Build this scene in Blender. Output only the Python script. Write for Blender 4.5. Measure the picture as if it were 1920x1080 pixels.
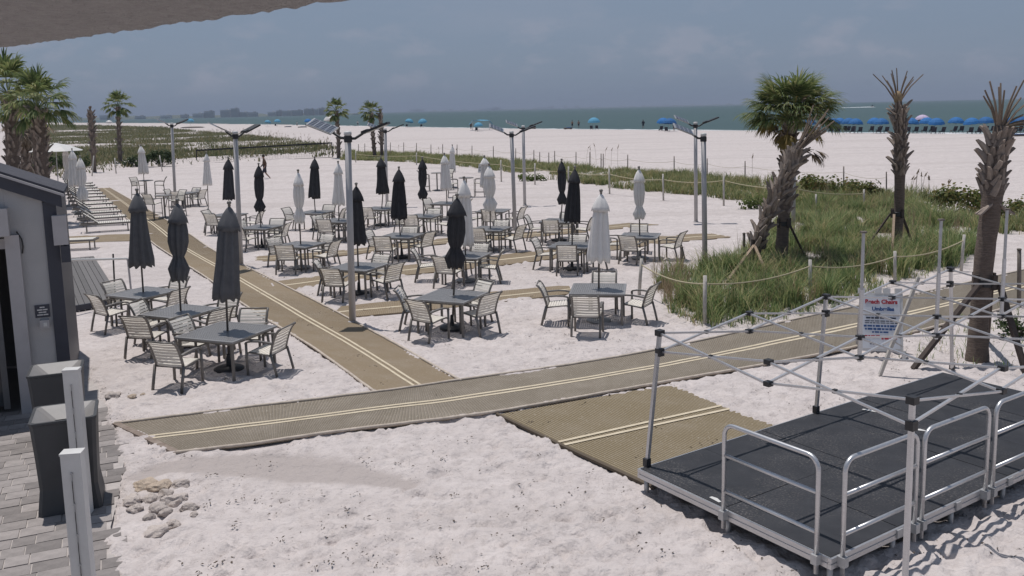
import bpy, bmesh, math, random
import numpy as np
from mathutils import Vector, Matrix, noise as mnoise

rad = math.radians
S = bpy.context.scene
for o in list(bpy.data.objects):
    bpy.data.objects.remove(o)
C = S.collection

# ------------------------------------------------------------------ camera
H = 4.6                      # lens height above the sand, metres
F = 1690.0                   # focal length in photo pixels (1920 wide)
PITCH = math.atan(0.141)
ROLL = math.atan(0.022)
CX = 960.0
CY = 205.0 + F * math.tan(PITCH) / math.cos(ROLL)
cr, sr, cp, sp = math.cos(ROLL), math.sin(ROLL), math.cos(PITCH), math.sin(PITCH)
cam = bpy.data.cameras.new('camera')
cam.sensor_width = 36.0
cam.lens = F / 1920 * 36
cam.shift_y = -(540 - CY) / 1920
cam.clip_start = 0.05
cam.clip_end = 120000
camo = bpy.data.objects.new('camera', cam)
C.objects.link(camo)
X0, U0, F0 = Vector((1, 0, 0)), Vector((0, sp, cp)), Vector((0, cp, -sp))
Rv, Uv = cr * X0 - sr * U0, sr * X0 + cr * U0
m = Matrix((Rv, Uv, -F0)).transposed().to_4x4()
m.translation = (0, 0, H)
camo.matrix_world = m
S.camera = camo
S.render.resolution_x, S.render.resolution_y = 1024, 576

# ------------------------------------------------------------------ light
SUN = Vector((-0.60, 0.75, 4.0)).normalized()
elev = math.asin(SUN.z)
W = bpy.data.worlds.new('World')
S.world = W
W.use_nodes = True
nt = W.node_tree
nt.nodes.clear()
def N(tree, typ, **kw):
    n = tree.nodes.new(typ)
    for k, v in kw.items():
        setattr(n, k, v)
    return n
out = N(nt, 'ShaderNodeOutputWorld')
bg = N(nt, 'ShaderNodeBackground')
sky = N(nt, 'ShaderNodeTexSky', sky_type='NISHITA', sun_disc=False, sun_elevation=elev,
        sun_rotation=math.atan2(SUN.x, SUN.y), altitude=0, air_density=1.0, dust_density=1.5, ozone_density=1.0)
tc = N(nt, 'ShaderNodeTexCoord')
hs = N(nt, 'ShaderNodeHueSaturation')
hs.inputs['Saturation'].default_value = 0.62
hs.inputs['Value'].default_value = 0.55
nt.links.new(sky.outputs[0], hs.inputs['Color'])
# a thin even veil of high cloud over the whole sky
veil = N(nt, 'ShaderNodeMix', data_type='RGBA')
veil.inputs[0].default_value = 0.62
veil.inputs[7].default_value = (2.08, 2.88, 4.30, 1)
nt.links.new(hs.outputs[0], veil.inputs[6])
# streaks and low cumulus, in sky directions
mp = N(nt, 'ShaderNodeMapping')
mp.inputs['Scale'].default_value = (1.0, 1.0, 4.5)
nt.links.new(tc.outputs['Generated'], mp.inputs[0])
n1 = N(nt, 'ShaderNodeTexNoise')
n1.inputs['Scale'].default_value = 3.2
n1.inputs['Detail'].default_value = 9
n1.inputs['Roughness'].default_value = 0.62
nt.links.new(mp.outputs[0], n1.inputs[0])
r1 = N(nt, 'ShaderNodeMapRange')
r1.inputs[1].default_value, r1.inputs[2].default_value = 0.48, 0.74
nt.links.new(n1.outputs[0], r1.inputs[0])
mp2 = N(nt, 'ShaderNodeMapping')
mp2.inputs['Scale'].default_value = (1.0, 1.0, 2.0)
nt.links.new(tc.outputs['Generated'], mp2.inputs[0])
n2 = N(nt, 'ShaderNodeTexNoise')
n2.inputs['Scale'].default_value = 13
n2.inputs['Detail'].default_value = 10
n2.inputs['Roughness'].default_value = 0.6
nt.links.new(mp2.outputs[0], n2.inputs[0])
r2 = N(nt, 'ShaderNodeMapRange')
r2.inputs[1].default_value, r2.inputs[2].default_value = 0.53, 0.66
nt.links.new(n2.outputs[0], r2.inputs[0])
sx = N(nt, 'ShaderNodeSeparateXYZ')
nt.links.new(tc.outputs['Generated'], sx.inputs[0])
band = N(nt, 'ShaderNodeFloatCurve')
cv = band.mapping.curves[0]
cv.points[0].location = (0, 0)
cv.points[1].location = (1, 0)
for p in ((0.02, 0.05), (0.045, 1), (0.085, 0.7), (0.14, 0.12), (0.3, 0.05)):
    cv.points.new(*p)
band.mapping.update()
nt.links.new(sx.outputs[2], band.inputs['Value'])
mu = N(nt, 'ShaderNodeMath', operation='MULTIPLY')
nt.links.new(r2.outputs[0], mu.inputs[0])
nt.links.new(band.outputs[0], mu.inputs[1])
mx = N(nt, 'ShaderNodeMath', operation='MULTIPLY_ADD')
mx.inputs[1].default_value = 0.42
nt.links.new(r1.outputs[0], mx.inputs[0])
nt.links.new(mu.outputs[0], mx.inputs[2])
ml = N(nt, 'ShaderNodeMath', operation='MULTIPLY')
ml.inputs[1].default_value = 0.33
ml.use_clamp = True
nt.links.new(mx.outputs[0], ml.inputs[0])
cm = N(nt, 'ShaderNodeMix', data_type='RGBA')
cm.inputs[7].default_value = (3.9, 3.8, 4.5, 1)
nt.links.new(ml.outputs[0], cm.inputs[0])
nt.links.new(veil.outputs[2], cm.inputs[6])
nt.links.new(cm.outputs[2], bg.inputs[0])
bg.inputs[1].default_value = 0.098
nt.links.new(bg.outputs[0], out.inputs[0])
sl = bpy.data.lights.new('sun', 'SUN')
sl.energy = 3.3
sl.angle = rad(0.53)
sl.color = (1.0, 0.955, 0.92)
so = bpy.data.objects.new('sun', sl)
so.rotation_euler = (-SUN).to_track_quat('-Z', 'Y').to_euler()
so.location = (-8, 18, 60)
C.objects.link(so)
S.view_settings.view_transform = 'Standard'
S.view_settings.look = 'None'
S.view_settings.gamma = 1.0
S.view_settings.exposure = 0.03
S.render.engine = 'CYCLES'

# ------------------------------------------------------------------ survey helpers
# photo measurements -> places on the real ground / on an upright plane of known distance
def ray(u, v):
    a, b = (u - CX) / F, -(v - CY) / F
    x, y = a * cr + b * sr, -a * sr + b * cr
    return Vector((x, cp + y * sp, -sp + y * cp))
def G(u, v, z=0.0):
    d = ray(u, v)
    t = (z - H) / d.z
    return Vector((d.x * t, d.y * t, z))
def V(u, v, Y):
    d = ray(u, v)
    t = Y / d.y
    return Vector((d.x * t, Y, H + d.z * t))
def yh(u):
    return 205.0 - 0.022 * (u - 960)

# ------------------------------------------------------------------ materials
def newmat(name):
    mt = bpy.data.materials.new(name)
    mt.use_nodes = True
    return mt, mt.node_tree, mt.node_tree.nodes['Principled BSDF']
def pm(name, c1, c2=None, scale=8.0, rough=0.6, metal=0.0, bump=0.0, bscale=None, spec=0.5, detail=5, stretch=None, island=0.0, contrast=(0.3, 0.7)):
    mt, t, b = newmat(name)
    if c2 is None:
        c2 = tuple(x * 0.82 for x in c1)
    co = N(t, 'ShaderNodeTexCoord')
    src = co.outputs['Object']
    if stretch:
        mpn = N(t, 'ShaderNodeMapping')
        mpn.inputs['Scale'].default_value = stretch
        t.links.new(src, mpn.inputs[0])
        src = mpn.outputs[0]
    nz = N(t, 'ShaderNodeTexNoise')
    nz.inputs['Scale'].default_value = scale
    nz.inputs['Detail'].default_value = detail
    nz.inputs['Roughness'].default_value = 0.62
    t.links.new(src, nz.inputs[0])
    mr = N(t, 'ShaderNodeMapRange')
    mr.inputs[1].default_value, mr.inputs[2].default_value = contrast
    t.links.new(nz.outputs[0], mr.inputs[0])
    mix = N(t, 'ShaderNodeMix', data_type='RGBA')
    mix.inputs[6].default_value = (*c1, 1)
    mix.inputs[7].default_value = (*c2, 1)
    t.links.new(mr.outputs[0], mix.inputs[0])
    col = mix.outputs[2]
    if island:
        oi = N(t, 'ShaderNodeObjectInfo')
        m2 = N(t, 'ShaderNodeMapRange')
        m2.inputs[3].default_value, m2.inputs[4].default_value = 1 - island, 1 + island
        t.links.new(oi.outputs['Random'], m2.inputs[0])
        vm = N(t, 'ShaderNodeVectorMath', operation='SCALE')
        t.links.new(col, vm.inputs[0])
        t.links.new(m2.outputs[0], vm.inputs['Scale'])
        col = vm.outputs[0]
    t.links.new(col, b.inputs['Base Color'])
    b.inputs['Roughness'].default_value = rough
    b.inputs['Metallic'].default_value = metal
    b.inputs['Specular IOR Level'].default_value = spec
    if bump:
        nb = N(t, 'ShaderNodeTexNoise')
        nb.inputs['Scale'].default_value = bscale or scale * 4
        nb.inputs['Detail'].default_value = 6
        t.links.new(src, nb.inputs[0])
        bp = N(t, 'ShaderNodeBump')
        bp.inputs['Strength'].default_value = 1.0
        bp.inputs['Distance'].default_value = bump
        t.links.new(nb.outputs[0], bp.inputs['Height'])
        t.links.new(bp.outputs[0], b.inputs['Normal'])
    return mt
def leafmat(name, cols, rough=0.55, trans=0.38, spec=0.18, patch=1.2):
    """foliage: each leaf takes its own tone"""
    mt, t, b = newmat(name)
    g = N(t, 'ShaderNodeNewGeometry')
    cr_ = N(t, 'ShaderNodeValToRGB')
    e = cr_.color_ramp.elements
    while len(e) < len(cols):
        e.new(0.5)
    for i, c in enumerate(cols):
        e[i].position = i / (len(cols) - 1)
        e[i].color = (*c, 1)
    co = N(t, 'ShaderNodeTexCoord')
    nz = N(t, 'ShaderNodeTexNoise')
    nz.inputs['Scale'].default_value = patch
    nz.inputs['Detail'].default_value = 4
    t.links.new(co.outputs['Object'], nz.inputs[0])
    ma = N(t, 'ShaderNodeMath', operation='MULTIPLY_ADD', use_clamp=True)
    ma.inputs[1].default_value = 1.9
    ma.inputs[2].default_value = -0.95
    t.links.new(nz.outputs[0], ma.inputs[0])
    mb = N(t, 'ShaderNodeMath', operation='ADD', use_clamp=True)
    t.links.new(ma.outputs[0], mb.inputs[0])
    mc = N(t, 'ShaderNodeMath', operation='MULTIPLY')
    mc.inputs[1].default_value = 0.9
    t.links.new(g.outputs['Random Per Island'], mc.inputs[0])
    t.links.new(mc.outputs[0], mb.inputs[1])
    t.links.new(mb.outputs[0], cr_.inputs[0])
    t.links.new(cr_.outputs[0], b.inputs['Base Color'])
    b.inputs['Roughness'].default_value = rough
    b.inputs['Specular IOR Level'].default_value = spec
    tr = N(t, 'ShaderNodeBsdfTranslucent')
    t.links.new(cr_.outputs[0], tr.inputs[0])
    ms = N(t, 'ShaderNodeMixShader')
    ms.inputs[0].default_value = trans
    o = t.nodes['Material Output']
    t.links.new(b.outputs[0], ms.inputs[1])
    t.links.new(tr.outputs[0], ms.inputs[2])
    t.links.new(ms.outputs[0], o.inputs[0])
    return mt
M = {}
def sandmat():
    mt, t, b = newmat('white_sand')
    co = N(t, 'ShaderNodeTexCoord')
    s = co.outputs['Object']
    def noise(sc, det=6, rg=0.6):
        n = N(t, 'ShaderNodeTexNoise')
        n.inputs['Scale'].default_value = sc
        n.inputs['Detail'].default_value = det
        n.inputs['Roughness'].default_value = rg
        t.links.new(s, n.inputs[0])
        return n
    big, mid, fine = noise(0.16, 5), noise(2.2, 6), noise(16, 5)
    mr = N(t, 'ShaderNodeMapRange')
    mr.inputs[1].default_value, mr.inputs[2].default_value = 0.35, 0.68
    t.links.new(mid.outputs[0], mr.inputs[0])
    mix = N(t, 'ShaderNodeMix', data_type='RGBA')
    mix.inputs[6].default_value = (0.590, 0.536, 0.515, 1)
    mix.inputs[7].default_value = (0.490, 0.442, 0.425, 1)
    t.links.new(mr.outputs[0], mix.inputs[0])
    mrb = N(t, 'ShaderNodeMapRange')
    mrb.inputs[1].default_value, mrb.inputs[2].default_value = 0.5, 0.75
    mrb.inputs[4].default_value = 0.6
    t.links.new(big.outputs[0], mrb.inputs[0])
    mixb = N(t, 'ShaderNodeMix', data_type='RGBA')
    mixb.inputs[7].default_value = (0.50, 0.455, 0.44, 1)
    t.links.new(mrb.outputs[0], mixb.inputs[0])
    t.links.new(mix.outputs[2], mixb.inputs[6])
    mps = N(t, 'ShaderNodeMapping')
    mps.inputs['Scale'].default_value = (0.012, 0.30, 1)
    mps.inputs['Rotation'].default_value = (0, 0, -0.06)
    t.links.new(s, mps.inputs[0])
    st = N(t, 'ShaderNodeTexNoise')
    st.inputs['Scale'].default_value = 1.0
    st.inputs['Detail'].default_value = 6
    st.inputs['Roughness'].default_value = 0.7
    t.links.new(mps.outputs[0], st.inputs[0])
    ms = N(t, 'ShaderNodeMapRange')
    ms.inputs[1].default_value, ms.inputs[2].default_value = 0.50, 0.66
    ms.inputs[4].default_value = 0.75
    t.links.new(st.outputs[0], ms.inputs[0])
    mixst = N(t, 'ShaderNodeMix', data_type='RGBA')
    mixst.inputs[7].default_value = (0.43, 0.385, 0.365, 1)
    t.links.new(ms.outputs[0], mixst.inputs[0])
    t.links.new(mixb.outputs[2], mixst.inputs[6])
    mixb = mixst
    # scattered bits of shell and seaweed wrack
    sp1 = noise(26, 2, 0.5)
    sp2 = noise(1.1, 3, 0.5)
    a = N(t, 'ShaderNodeMapRange')
    a.inputs[1].default_value, a.inputs[2].default_value = 0.665, 0.70
    t.links.new(sp1.outputs[0], a.inputs[0])
    c = N(t, 'ShaderNodeMapRange')
    c.inputs[1].default_value, c.inputs[2].default_value = 0.50, 0.60
    t.links.new(sp2.outputs[0], c.inputs[0])
    mu = N(t, 'ShaderNodeMath', operation='MULTIPLY')
    t.links.new(a.outputs[0], mu.inputs[0])
    t.links.new(c.outputs[0], mu.inputs[1])
    mixs = N(t, 'ShaderNodeMix', data_type='RGBA')
    mixs.inputs[7].default_value = (0.10, 0.082, 0.07, 1)
    t.links.new(mu.outputs[0], mixs.inputs[0])
    t.links.new(mixb.outputs[2], mixs.inputs[6])
    tr = noise(7.5, 7, 0.68)  # darker disturbed sand, with footprint shade painted into the colour
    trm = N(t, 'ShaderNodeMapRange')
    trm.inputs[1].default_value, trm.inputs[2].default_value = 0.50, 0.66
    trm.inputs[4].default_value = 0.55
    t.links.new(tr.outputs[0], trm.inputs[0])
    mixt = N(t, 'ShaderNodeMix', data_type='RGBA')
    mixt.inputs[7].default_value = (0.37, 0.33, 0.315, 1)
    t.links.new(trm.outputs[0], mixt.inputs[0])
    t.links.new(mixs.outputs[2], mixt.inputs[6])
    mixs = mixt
    # damp sand where the rain water ran, and wet sand along the sea (vertex attribute)
    at = N(t, 'ShaderNodeAttribute', attribute_name='damp')
    mixd = N(t, 'ShaderNodeMix', data_type='RGBA')
    mixd.inputs[7].default_value = (0.39, 0.345, 0.325, 1)
    t.links.new(at.outputs['Fac'], mixd.inputs[0])
    t.links.new(mixs.outputs[2], mixd.inputs[6])
    t.links.new(mixd.outputs[2], b.inputs['Base Color'])
    b.inputs['Roughness'].default_value = 0.92
    b.inputs['Specular IOR Level'].default_value = 0.15
    foot = noise(5.0, 3, 0.55)
    ad = N(t, 'ShaderNodeMath', operation='MULTIPLY_ADD')
    ad.inputs[1].default_value = 0.30
    t.links.new(fine.outputs[0], ad.inputs[0])
    t.links.new(foot.outputs[0], ad.inputs[2])
    bp = N(t, 'ShaderNodeBump')
    bp.inputs['Strength'].default_value = 0.9
    bp.inputs['Distance'].default_value = 0.085
    t.links.new(ad.outputs[0], bp.inputs['Height'])
    t.links.new(bp.outputs[0], b.inputs['Normal'])
    return mt
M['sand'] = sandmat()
def seamat():
    mt, t, b = newmat('sea_water')
    co = N(t, 'ShaderNodeTexCoord')
    mpn = N(t, 'ShaderNodeMapping')
    mpn.inputs['Scale'].default_value = (0.05, 0.2, 1)
    t.links.new(co.outputs['Object'], mpn.inputs[0])
    n = N(t, 'ShaderNodeTexNoise')
    n.inputs['Scale'].default_value = 1.0
    n.inputs['Detail'].default_value = 7
    t.links.new(mpn.outputs[0], n.inputs[0])
    mp3 = N(t, 'ShaderNodeMapping')
    mp3.inputs['Scale'].default_value = (0.0015, 0.008, 1)
    t.links.new(co.outputs['Object'], mp3.inputs[0])
    n3 = N(t, 'ShaderNodeTexNoise')
    n3.inputs['Scale'].default_value = 1.0
    n3.inputs['Detail'].default_value = 5
    t.links.new(mp3.outputs[0], n3.inputs[0])
    mix = N(t, 'ShaderNodeMix', data_type='RGBA')
    mix.inputs[6].default_value = (0.066, 0.106, 0.105, 1)
    mix.inputs[7].default_value = (0.050, 0.086, 0.089, 1)
    t.links.new(n3.outputs[0], mix.inputs[0])
    t.links.new(mix.outputs[2], b.inputs['Base Color'])
    b.inputs['Roughness'].default_value = 0.5
    b.inputs['Specular IOR Level'].default_value = 0.10
    bp = N(t, 'ShaderNodeBump')
    bp.inputs['Strength'].default_value = 0.8
    bp.inputs['Distance'].default_value = 0.5
    t.links.new(n.outputs[0], bp.inputs['Height'])
    t.links.new(bp.outputs[0], b.inputs['Normal'])
    return mt
M['sea'] = seamat()
def matmat(name, c1, c2, sandc, ribs=9.0, amt=0.5, across=True):
    """woven access mat: ribs from the weave, sand trodden in"""
    mt, t, b = newmat(name)
    uv = N(t, 'ShaderNodeUVMap')
    w = N(t, 'ShaderNodeTexWave', wave_type='BANDS', bands_direction='X' if across else 'Y')
    w.inputs['Scale'].default_value = ribs / 2.0
    w.inputs['Distortion'].default_value = 0.25
    w.inputs['Detail'].default_value = 1.0
    t.links.new(uv.outputs[0], w.inputs[0])
    mix = N(t, 'ShaderNodeMix', data_type='RGBA')
    mix.inputs[6].default_value = (*c2, 1)
    mix.inputs[7].default_value = (*c1, 1)
    t.links.new(w.outputs['Fac'], mix.inputs[0])
    n = N(t, 'ShaderNodeTexNoise')
    n.inputs['Scale'].default_value = 1.3
    n.inputs['Detail'].default_value = 8
    n.inputs['Roughness'].default_value = 0.72
    t.links.new(uv.outputs[0], n.inputs[0])
    mr = N(t, 'ShaderNodeMapRange')
    mr.inputs[1].default_value, mr.inputs[2].default_value = 0.45, 0.85
    mr.inputs[4].default_value = amt
    t.links.new(n.outputs[0], mr.inputs[0])
    mx_ = N(t, 'ShaderNodeMix', data_type='RGBA')
    mx_.inputs[7].default_value = (*sandc, 1)
    t.links.new(mr.outputs[0], mx_.inputs[0])
    t.links.new(mix.outputs[2], mx_.inputs[6])
    n5 = N(t, 'ShaderNodeTexNoise')
    n5.inputs['Scale'].default_value = 34
    n5.inputs['Detail'].default_value = 2
    t.links.new(uv.outputs[0], n5.inputs[0])
    m5 = N(t, 'ShaderNodeMapRange')
    m5.inputs[1].default_value, m5.inputs[2].default_value = 0.65, 0.70
    m5.inputs[4].default_value = 0.8
    t.links.new(n5.outputs[0], m5.inputs[0])
    m6 = N(t, 'ShaderNodeMix', data_type='RGBA')
    m6.inputs[7].default_value = (0.52, 0.47, 0.40, 1)
    t.links.new(m5.outputs[0], m6.inputs[0])
    t.links.new(mx_.outputs[2], m6.inputs[6])
    t.links.new(m6.outputs[2], b.inputs['Base Color'])
    b.inputs['Roughness'].default_value = 0.85
    b.inputs['Specular IOR Level'].default_value = 0.2
    bp = N(t, 'ShaderNodeBump')
    bp.inputs['Strength'].default_value = 0.8
    bp.inputs['Distance'].default_value = 0.02
    t.links.new(w.outputs['Fac'], bp.inputs['Height'])
    t.links.new(bp.outputs[0], b.inputs['Normal'])
    return mt
SANDC = (0.42, 0.37, 0.31)
M['mat_a'] = matmat('khaki_weave', (0.272, 0.234, 0.185), (0.212, 0.180, 0.140), SANDC, 15, 0.6)
M['mat_b'] = matmat('tan_weave', (0.305, 0.240, 0.162), (0.255, 0.198, 0.132), SANDC, 14, 0.45)
M['mat_c'] = matmat('ribbed_weave', (0.335, 0.272, 0.175), (0.14, 0.11, 0.07), SANDC, 14, 0.35, False)
M['stripe'] = pm('cream_stripe', (0.62, 0.54, 0.40), (0.50, 0.42, 0.30), 6, 0.8)
M['cord'] = pm('edge_cord', (0.60, 0.52, 0.44), (0.40, 0.34, 0.28), 9, 0.85)
M['frame'] = pm('taupe_metal', (0.195, 0.180, 0.163), (0.16, 0.147, 0.134), 20, 0.42, 0.1, island=0.12)
M['strap'] = pm('cream_vinyl_strap', (0.74, 0.70, 0.63), (0.66, 0.62, 0.55), 9, 0.5, island=0.06)
M['table'] = pm('grey_table_metal', (0.275, 0.268, 0.265), (0.23, 0.225, 0.222), 14, 0.4, 0.2, island=0.08)
M['navy'] = pm('lens_veil_canvas', (0.145, 0.145, 0.152), (0.115, 0.116, 0.122), 7, 0.95, bump=0.004, bscale=160, spec=0.1)  # dark canvas with lens veil painted in as a lighter grey
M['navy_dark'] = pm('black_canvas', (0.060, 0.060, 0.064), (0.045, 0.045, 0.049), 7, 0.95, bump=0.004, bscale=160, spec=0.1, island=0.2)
M['white_cloth'] = pm('off_white_canvas', (0.80, 0.775, 0.745), (0.70, 0.675, 0.65), 5, 0.9, bump=0.003, bscale=150, spec=0.1, island=0.06)
M['pole_wood'] = pm('bronze_pole', (0.12, 0.105, 0.095), None, 12, 0.45, 0.2)
M['lpole'] = pm('pale_grey_pole', (0.47, 0.455, 0.45), (0.42, 0.405, 0.40), 3, 0.45, 0.1)
M['black'] = pm('black_plastic', (0.016, 0.016, 0.018), (0.03, 0.03, 0.032), 14, 0.5)
M['alu'] = pm('brushed_aluminium', (0.62, 0.62, 0.63), (0.50, 0.50, 0.51), 18, 0.36, 0.75, stretch=(1, 1, 8))
M['alu_dull'] = pm('dull_aluminium', (0.50, 0.50, 0.50), (0.40, 0.40, 0.40), 10, 0.5, 0.5)
M['led'] = pm('lamp_lens', (0.62, 0.60, 0.54), None, 30, 0.3)
M['white'] = pm('white_paint', (0.64, 0.63, 0.61), (0.55, 0.54, 0.52), 4, 0.5)
M['rope'] = pm('yellowed_rope', (0.47, 0.42, 0.29), (0.36, 0.31, 0.2), 40, 0.9)
M['post'] = pm('weathered_white_post', (0.54, 0.51, 0.47), (0.40, 0.37, 0.33), 12, 0.8, bump=0.004)
M['dpost'] = pm('weathered_grey_post', (0.20, 0.17, 0.145), (0.12, 0.10, 0.085), 12, 0.85)
M['wood'] = pm('brace_timber', (0.36, 0.27, 0.19), (0.24, 0.175, 0.12), 3, 0.8, stretch=(8, 8, 1), bump=0.004)
M['dwood'] = pm('dark_brace_timber', (0.075, 0.055, 0.045), (0.04, 0.03, 0.026), 5, 0.85)
M['trunk'] = pm('palm_trunk', (0.23, 0.175, 0.14), (0.11, 0.085, 0.07), 7, 0.95, bump=0.05, bscale=16, stretch=(1, 1, 6))
M['boot'] = pm('palm_leaf_base', (0.31, 0.255, 0.215), (0.155, 0.125, 0.105), 9, 0.9, bump=0.008, bscale=40, stretch=(1, 1, 0.4), island=0.25)
M['stub'] = pm('cut_stalk', (0.27, 0.205, 0.15), (0.16, 0.12, 0.09), 9, 0.85, island=0.2)
M['fiber'] = pm('palm_fibre', (0.40, 0.29, 0.16), (0.22, 0.16, 0.10), 16, 0.95, bump=0.02)
M['frond'] = leafmat('palm_frond', [(0.06, 0.09, 0.035), (0.12, 0.165, 0.06), (0.21, 0.245, 0.095), (0.33, 0.32, 0.15)])
M['frond_y'] = leafmat('yellowing_frond', [(0.20, 0.16, 0.05), (0.30, 0.22, 0.08), (0.16, 0.15, 0.05)])
M['frond_d'] = leafmat('dead_frond', [(0.17, 0.13, 0.09), (0.27, 0.21, 0.15), (0.11, 0.085, 0.06)], trans=0.12)
M['grass'] = leafmat('dune_grass', [(0.06, 0.10, 0.04), (0.13, 0.20, 0.075), (0.23, 0.29, 0.115), (0.36, 0.37, 0.17), (0.46, 0.36, 0.21)])
M['grass_far'] = leafmat('dune_grass_mixed', [(0.085, 0.12, 0.05), (0.17, 0.21, 0.085), (0.27, 0.27, 0.12), (0.40, 0.32, 0.18)], patch=0.35)
M['grass_left'] = leafmat('dune_grass_dull', [(0.055, 0.07, 0.032), (0.10, 0.115, 0.05), (0.155, 0.15, 0.075), (0.23, 0.19, 0.11)], patch=0.15)
M['oat'] = leafmat('sea_oat', [(0.33, 0.25, 0.16), (0.25, 0.19, 0.12), (0.41, 0.33, 0.22)])
M['grape'] = leafmat('sea_grape_leaf', [(0.045, 0.07, 0.018), (0.10, 0.125, 0.03), (0.16, 0.16, 0.045), (0.20, 0.13, 0.05)])
M['shrub'] = leafmat('dark_shrub_leaf', [(0.022, 0.04, 0.015), (0.045, 0.07, 0.025), (0.075, 0.10, 0.04)])
M['vine'] = leafmat('beach_vine', [(0.06, 0.09, 0.025), (0.11, 0.15, 0.04), (0.17, 0.18, 0.07)])
M['deck'] = pm('black_stage_deck', (0.019, 0.020, 0.024), (0.034, 0.035, 0.040), 3.5, 0.62, bump=0.002, bscale=120, spec=0.35, island=0.15, detail=9)
def dusty(mt):
    t = mt.node_tree
    b = t.nodes['Principled BSDF']
    src = b.inputs['Base Color'].links[0].from_socket
    co = N(t, 'ShaderNodeTexCoord')
    g = N(t, 'ShaderNodeNewGeometry')
    n_a, n_b = N(t, 'ShaderNodeTexNoise'), N(t, 'ShaderNodeTexNoise')
    n_a.inputs['Scale'].default_value, n_b.inputs['Scale'].default_value = 1.4, 42
    n_a.inputs['Detail'].default_value, n_b.inputs['Detail'].default_value = 5, 4
    for n_ in (n_a, n_b):
        t.links.new(g.outputs['Position'], n_.inputs[0])
    a1, a2 = N(t, 'ShaderNodeMapRange'), N(t, 'ShaderNodeMapRange')
    a1.inputs[1].default_value, a1.inputs[2].default_value = 0.45, 0.72
    a2.inputs[1].default_value, a2.inputs[2].default_value = 0.52, 0.70
    t.links.new(n_a.outputs[0], a1.inputs[0]); t.links.new(n_b.outputs[0], a2.inputs[0])
    mu = N(t, 'ShaderNodeMath', operation='MULTIPLY')
    t.links.new(a1.outputs[0], mu.inputs[0]); t.links.new(a2.outputs[0], mu.inputs[1])
    m_ = N(t, 'ShaderNodeMix', data_type='RGBA')
    m_.inputs[7].default_value = (0.17, 0.155, 0.145, 1)
    t.links.new(mu.outputs[0], m_.inputs[0]); t.links.new(src, m_.inputs[6])
    t.links.new(m_.outputs[2], b.inputs['Base Color'])
dusty(M['deck'])
M['wall'] = pm('pale_grey_stucco', (0.44, 0.43, 0.425), (0.40, 0.39, 0.385), 3, 0.85, bump=0.006, bscale=90)
M['trim'] = pm('navy_trim', (0.042, 0.045, 0.062), None, 6, 0.5)
M['roof'] = pm('roof_shingle', (0.07, 0.07, 0.085), (0.045, 0.045, 0.055), 6, 0.9, bump=0.02)
M['inside'] = pm('dark_interior', (0.20, 0.19, 0.185), None, 2, 0.9)
M['glass'] = pm('dark_glass', (0.07, 0.075, 0.08), None, 2, 0.12)
M['soffit'] = pm('rough_stucco', (0.39, 0.372, 0.365), (0.30, 0.285, 0.28), 22, 0.95, bump=0.05, bscale=60)
M['can'] = pm('charcoal_bin', (0.060, 0.062, 0.066), (0.048, 0.05, 0.053), 4, 0.55, spec=0.4)
M['can_top'] = pm('bin_funnel', (0.25, 0.235, 0.225), (0.20, 0.19, 0.18), 5, 0.45)
M['paver'] = pm('grey_paver', (0.30, 0.27, 0.255), (0.21, 0.19, 0.18), 7, 0.9, bump=0.006, bscale=50, island=0.3)
M['joint'] = pm('sandy_joint', (0.50, 0.455, 0.43), (0.36, 0.33, 0.31), 7, 0.95)
M['plank'] = pm('grey_deck_plank', (0.15, 0.14, 0.138), (0.11, 0.105, 0.10), 5, 0.8, stretch=(0.4, 6, 1), island=0.15)
M['rock'] = pm('limestone_rubble', (0.62, 0.55, 0.50), (0.43, 0.37, 0.335), 9, 0.95, bump=0.012, bscale=16, island=0.15)
M['rock_o'] = pm('ochre_rubble', (0.58, 0.48, 0.38), (0.40, 0.32, 0.25), 9, 0.95, bump=0.012, bscale=16)
M['blue'] = pm('blue_canvas', (0.014, 0.135, 0.36), (0.010, 0.10, 0.29), 3, 0.8, island=0.2)
M['teal'] = pm('pale_blue_canvas', (0.10, 0.32, 0.46), (0.07, 0.25, 0.40), 3, 0.8)
M['lilac'] = pm('lilac_canvas', (0.55, 0.45, 0.60), None, 3, 0.8)
M['skin'] = pm('skin', (0.34, 0.20, 0.14), (0.28, 0.16, 0.11), 5, 0.6)
M['hair'] = pm('dark_hair', (0.02, 0.015, 0.012), None, 20, 0.7)
M['shorts'] = pm('dark_shorts', (0.03, 0.03, 0.045), None, 8, 0.85)
M['shirt'] = pm('brown_shirt', (0.12, 0.075, 0.05), None, 8, 0.85)
M['wshirt'] = pm('white_shirt', (0.65, 0.63, 0.6), None, 8, 0.85)
M['red'] = pm('red_print', (0.42, 0.02, 0.035), None, 8, 0.7)
M['blueprint'] = pm('blue_print', (0.03, 0.09, 0.25), None, 8, 0.7)
M['ink'] = pm('dark_print', (0.03, 0.035, 0.06), None, 8, 0.7)
M['poster'] = pm('poster_paper', (0.66, 0.68, 0.71), (0.60, 0.62, 0.66), 3, 0.6)
M['signgrey'] = pm('grey_sign_back', (0.44, 0.42, 0.42), (0.38, 0.36, 0.36), 4, 0.6)
M['cond1'] = pm('pale_concrete', (0.62, 0.62, 0.62), (0.52, 0.52, 0.53), 0.05, 0.9)
M['cond2'] = pm('grey_concrete', (0.42, 0.42, 0.43), (0.36, 0.36, 0.37), 0.05, 0.9)
M['tree_far'] = pm('far_trees', (0.09, 0.11, 0.09), (0.12, 0.135, 0.11), 0.05, 0.95)
M['foam'] = pm('white_foam', (0.75, 0.77, 0.78), (0.6, 0.64, 0.66), 0.8, 0.8)
M['net'] = pm('black_net', (0.02, 0.02, 0.025), None, 9, 0.8)
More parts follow.
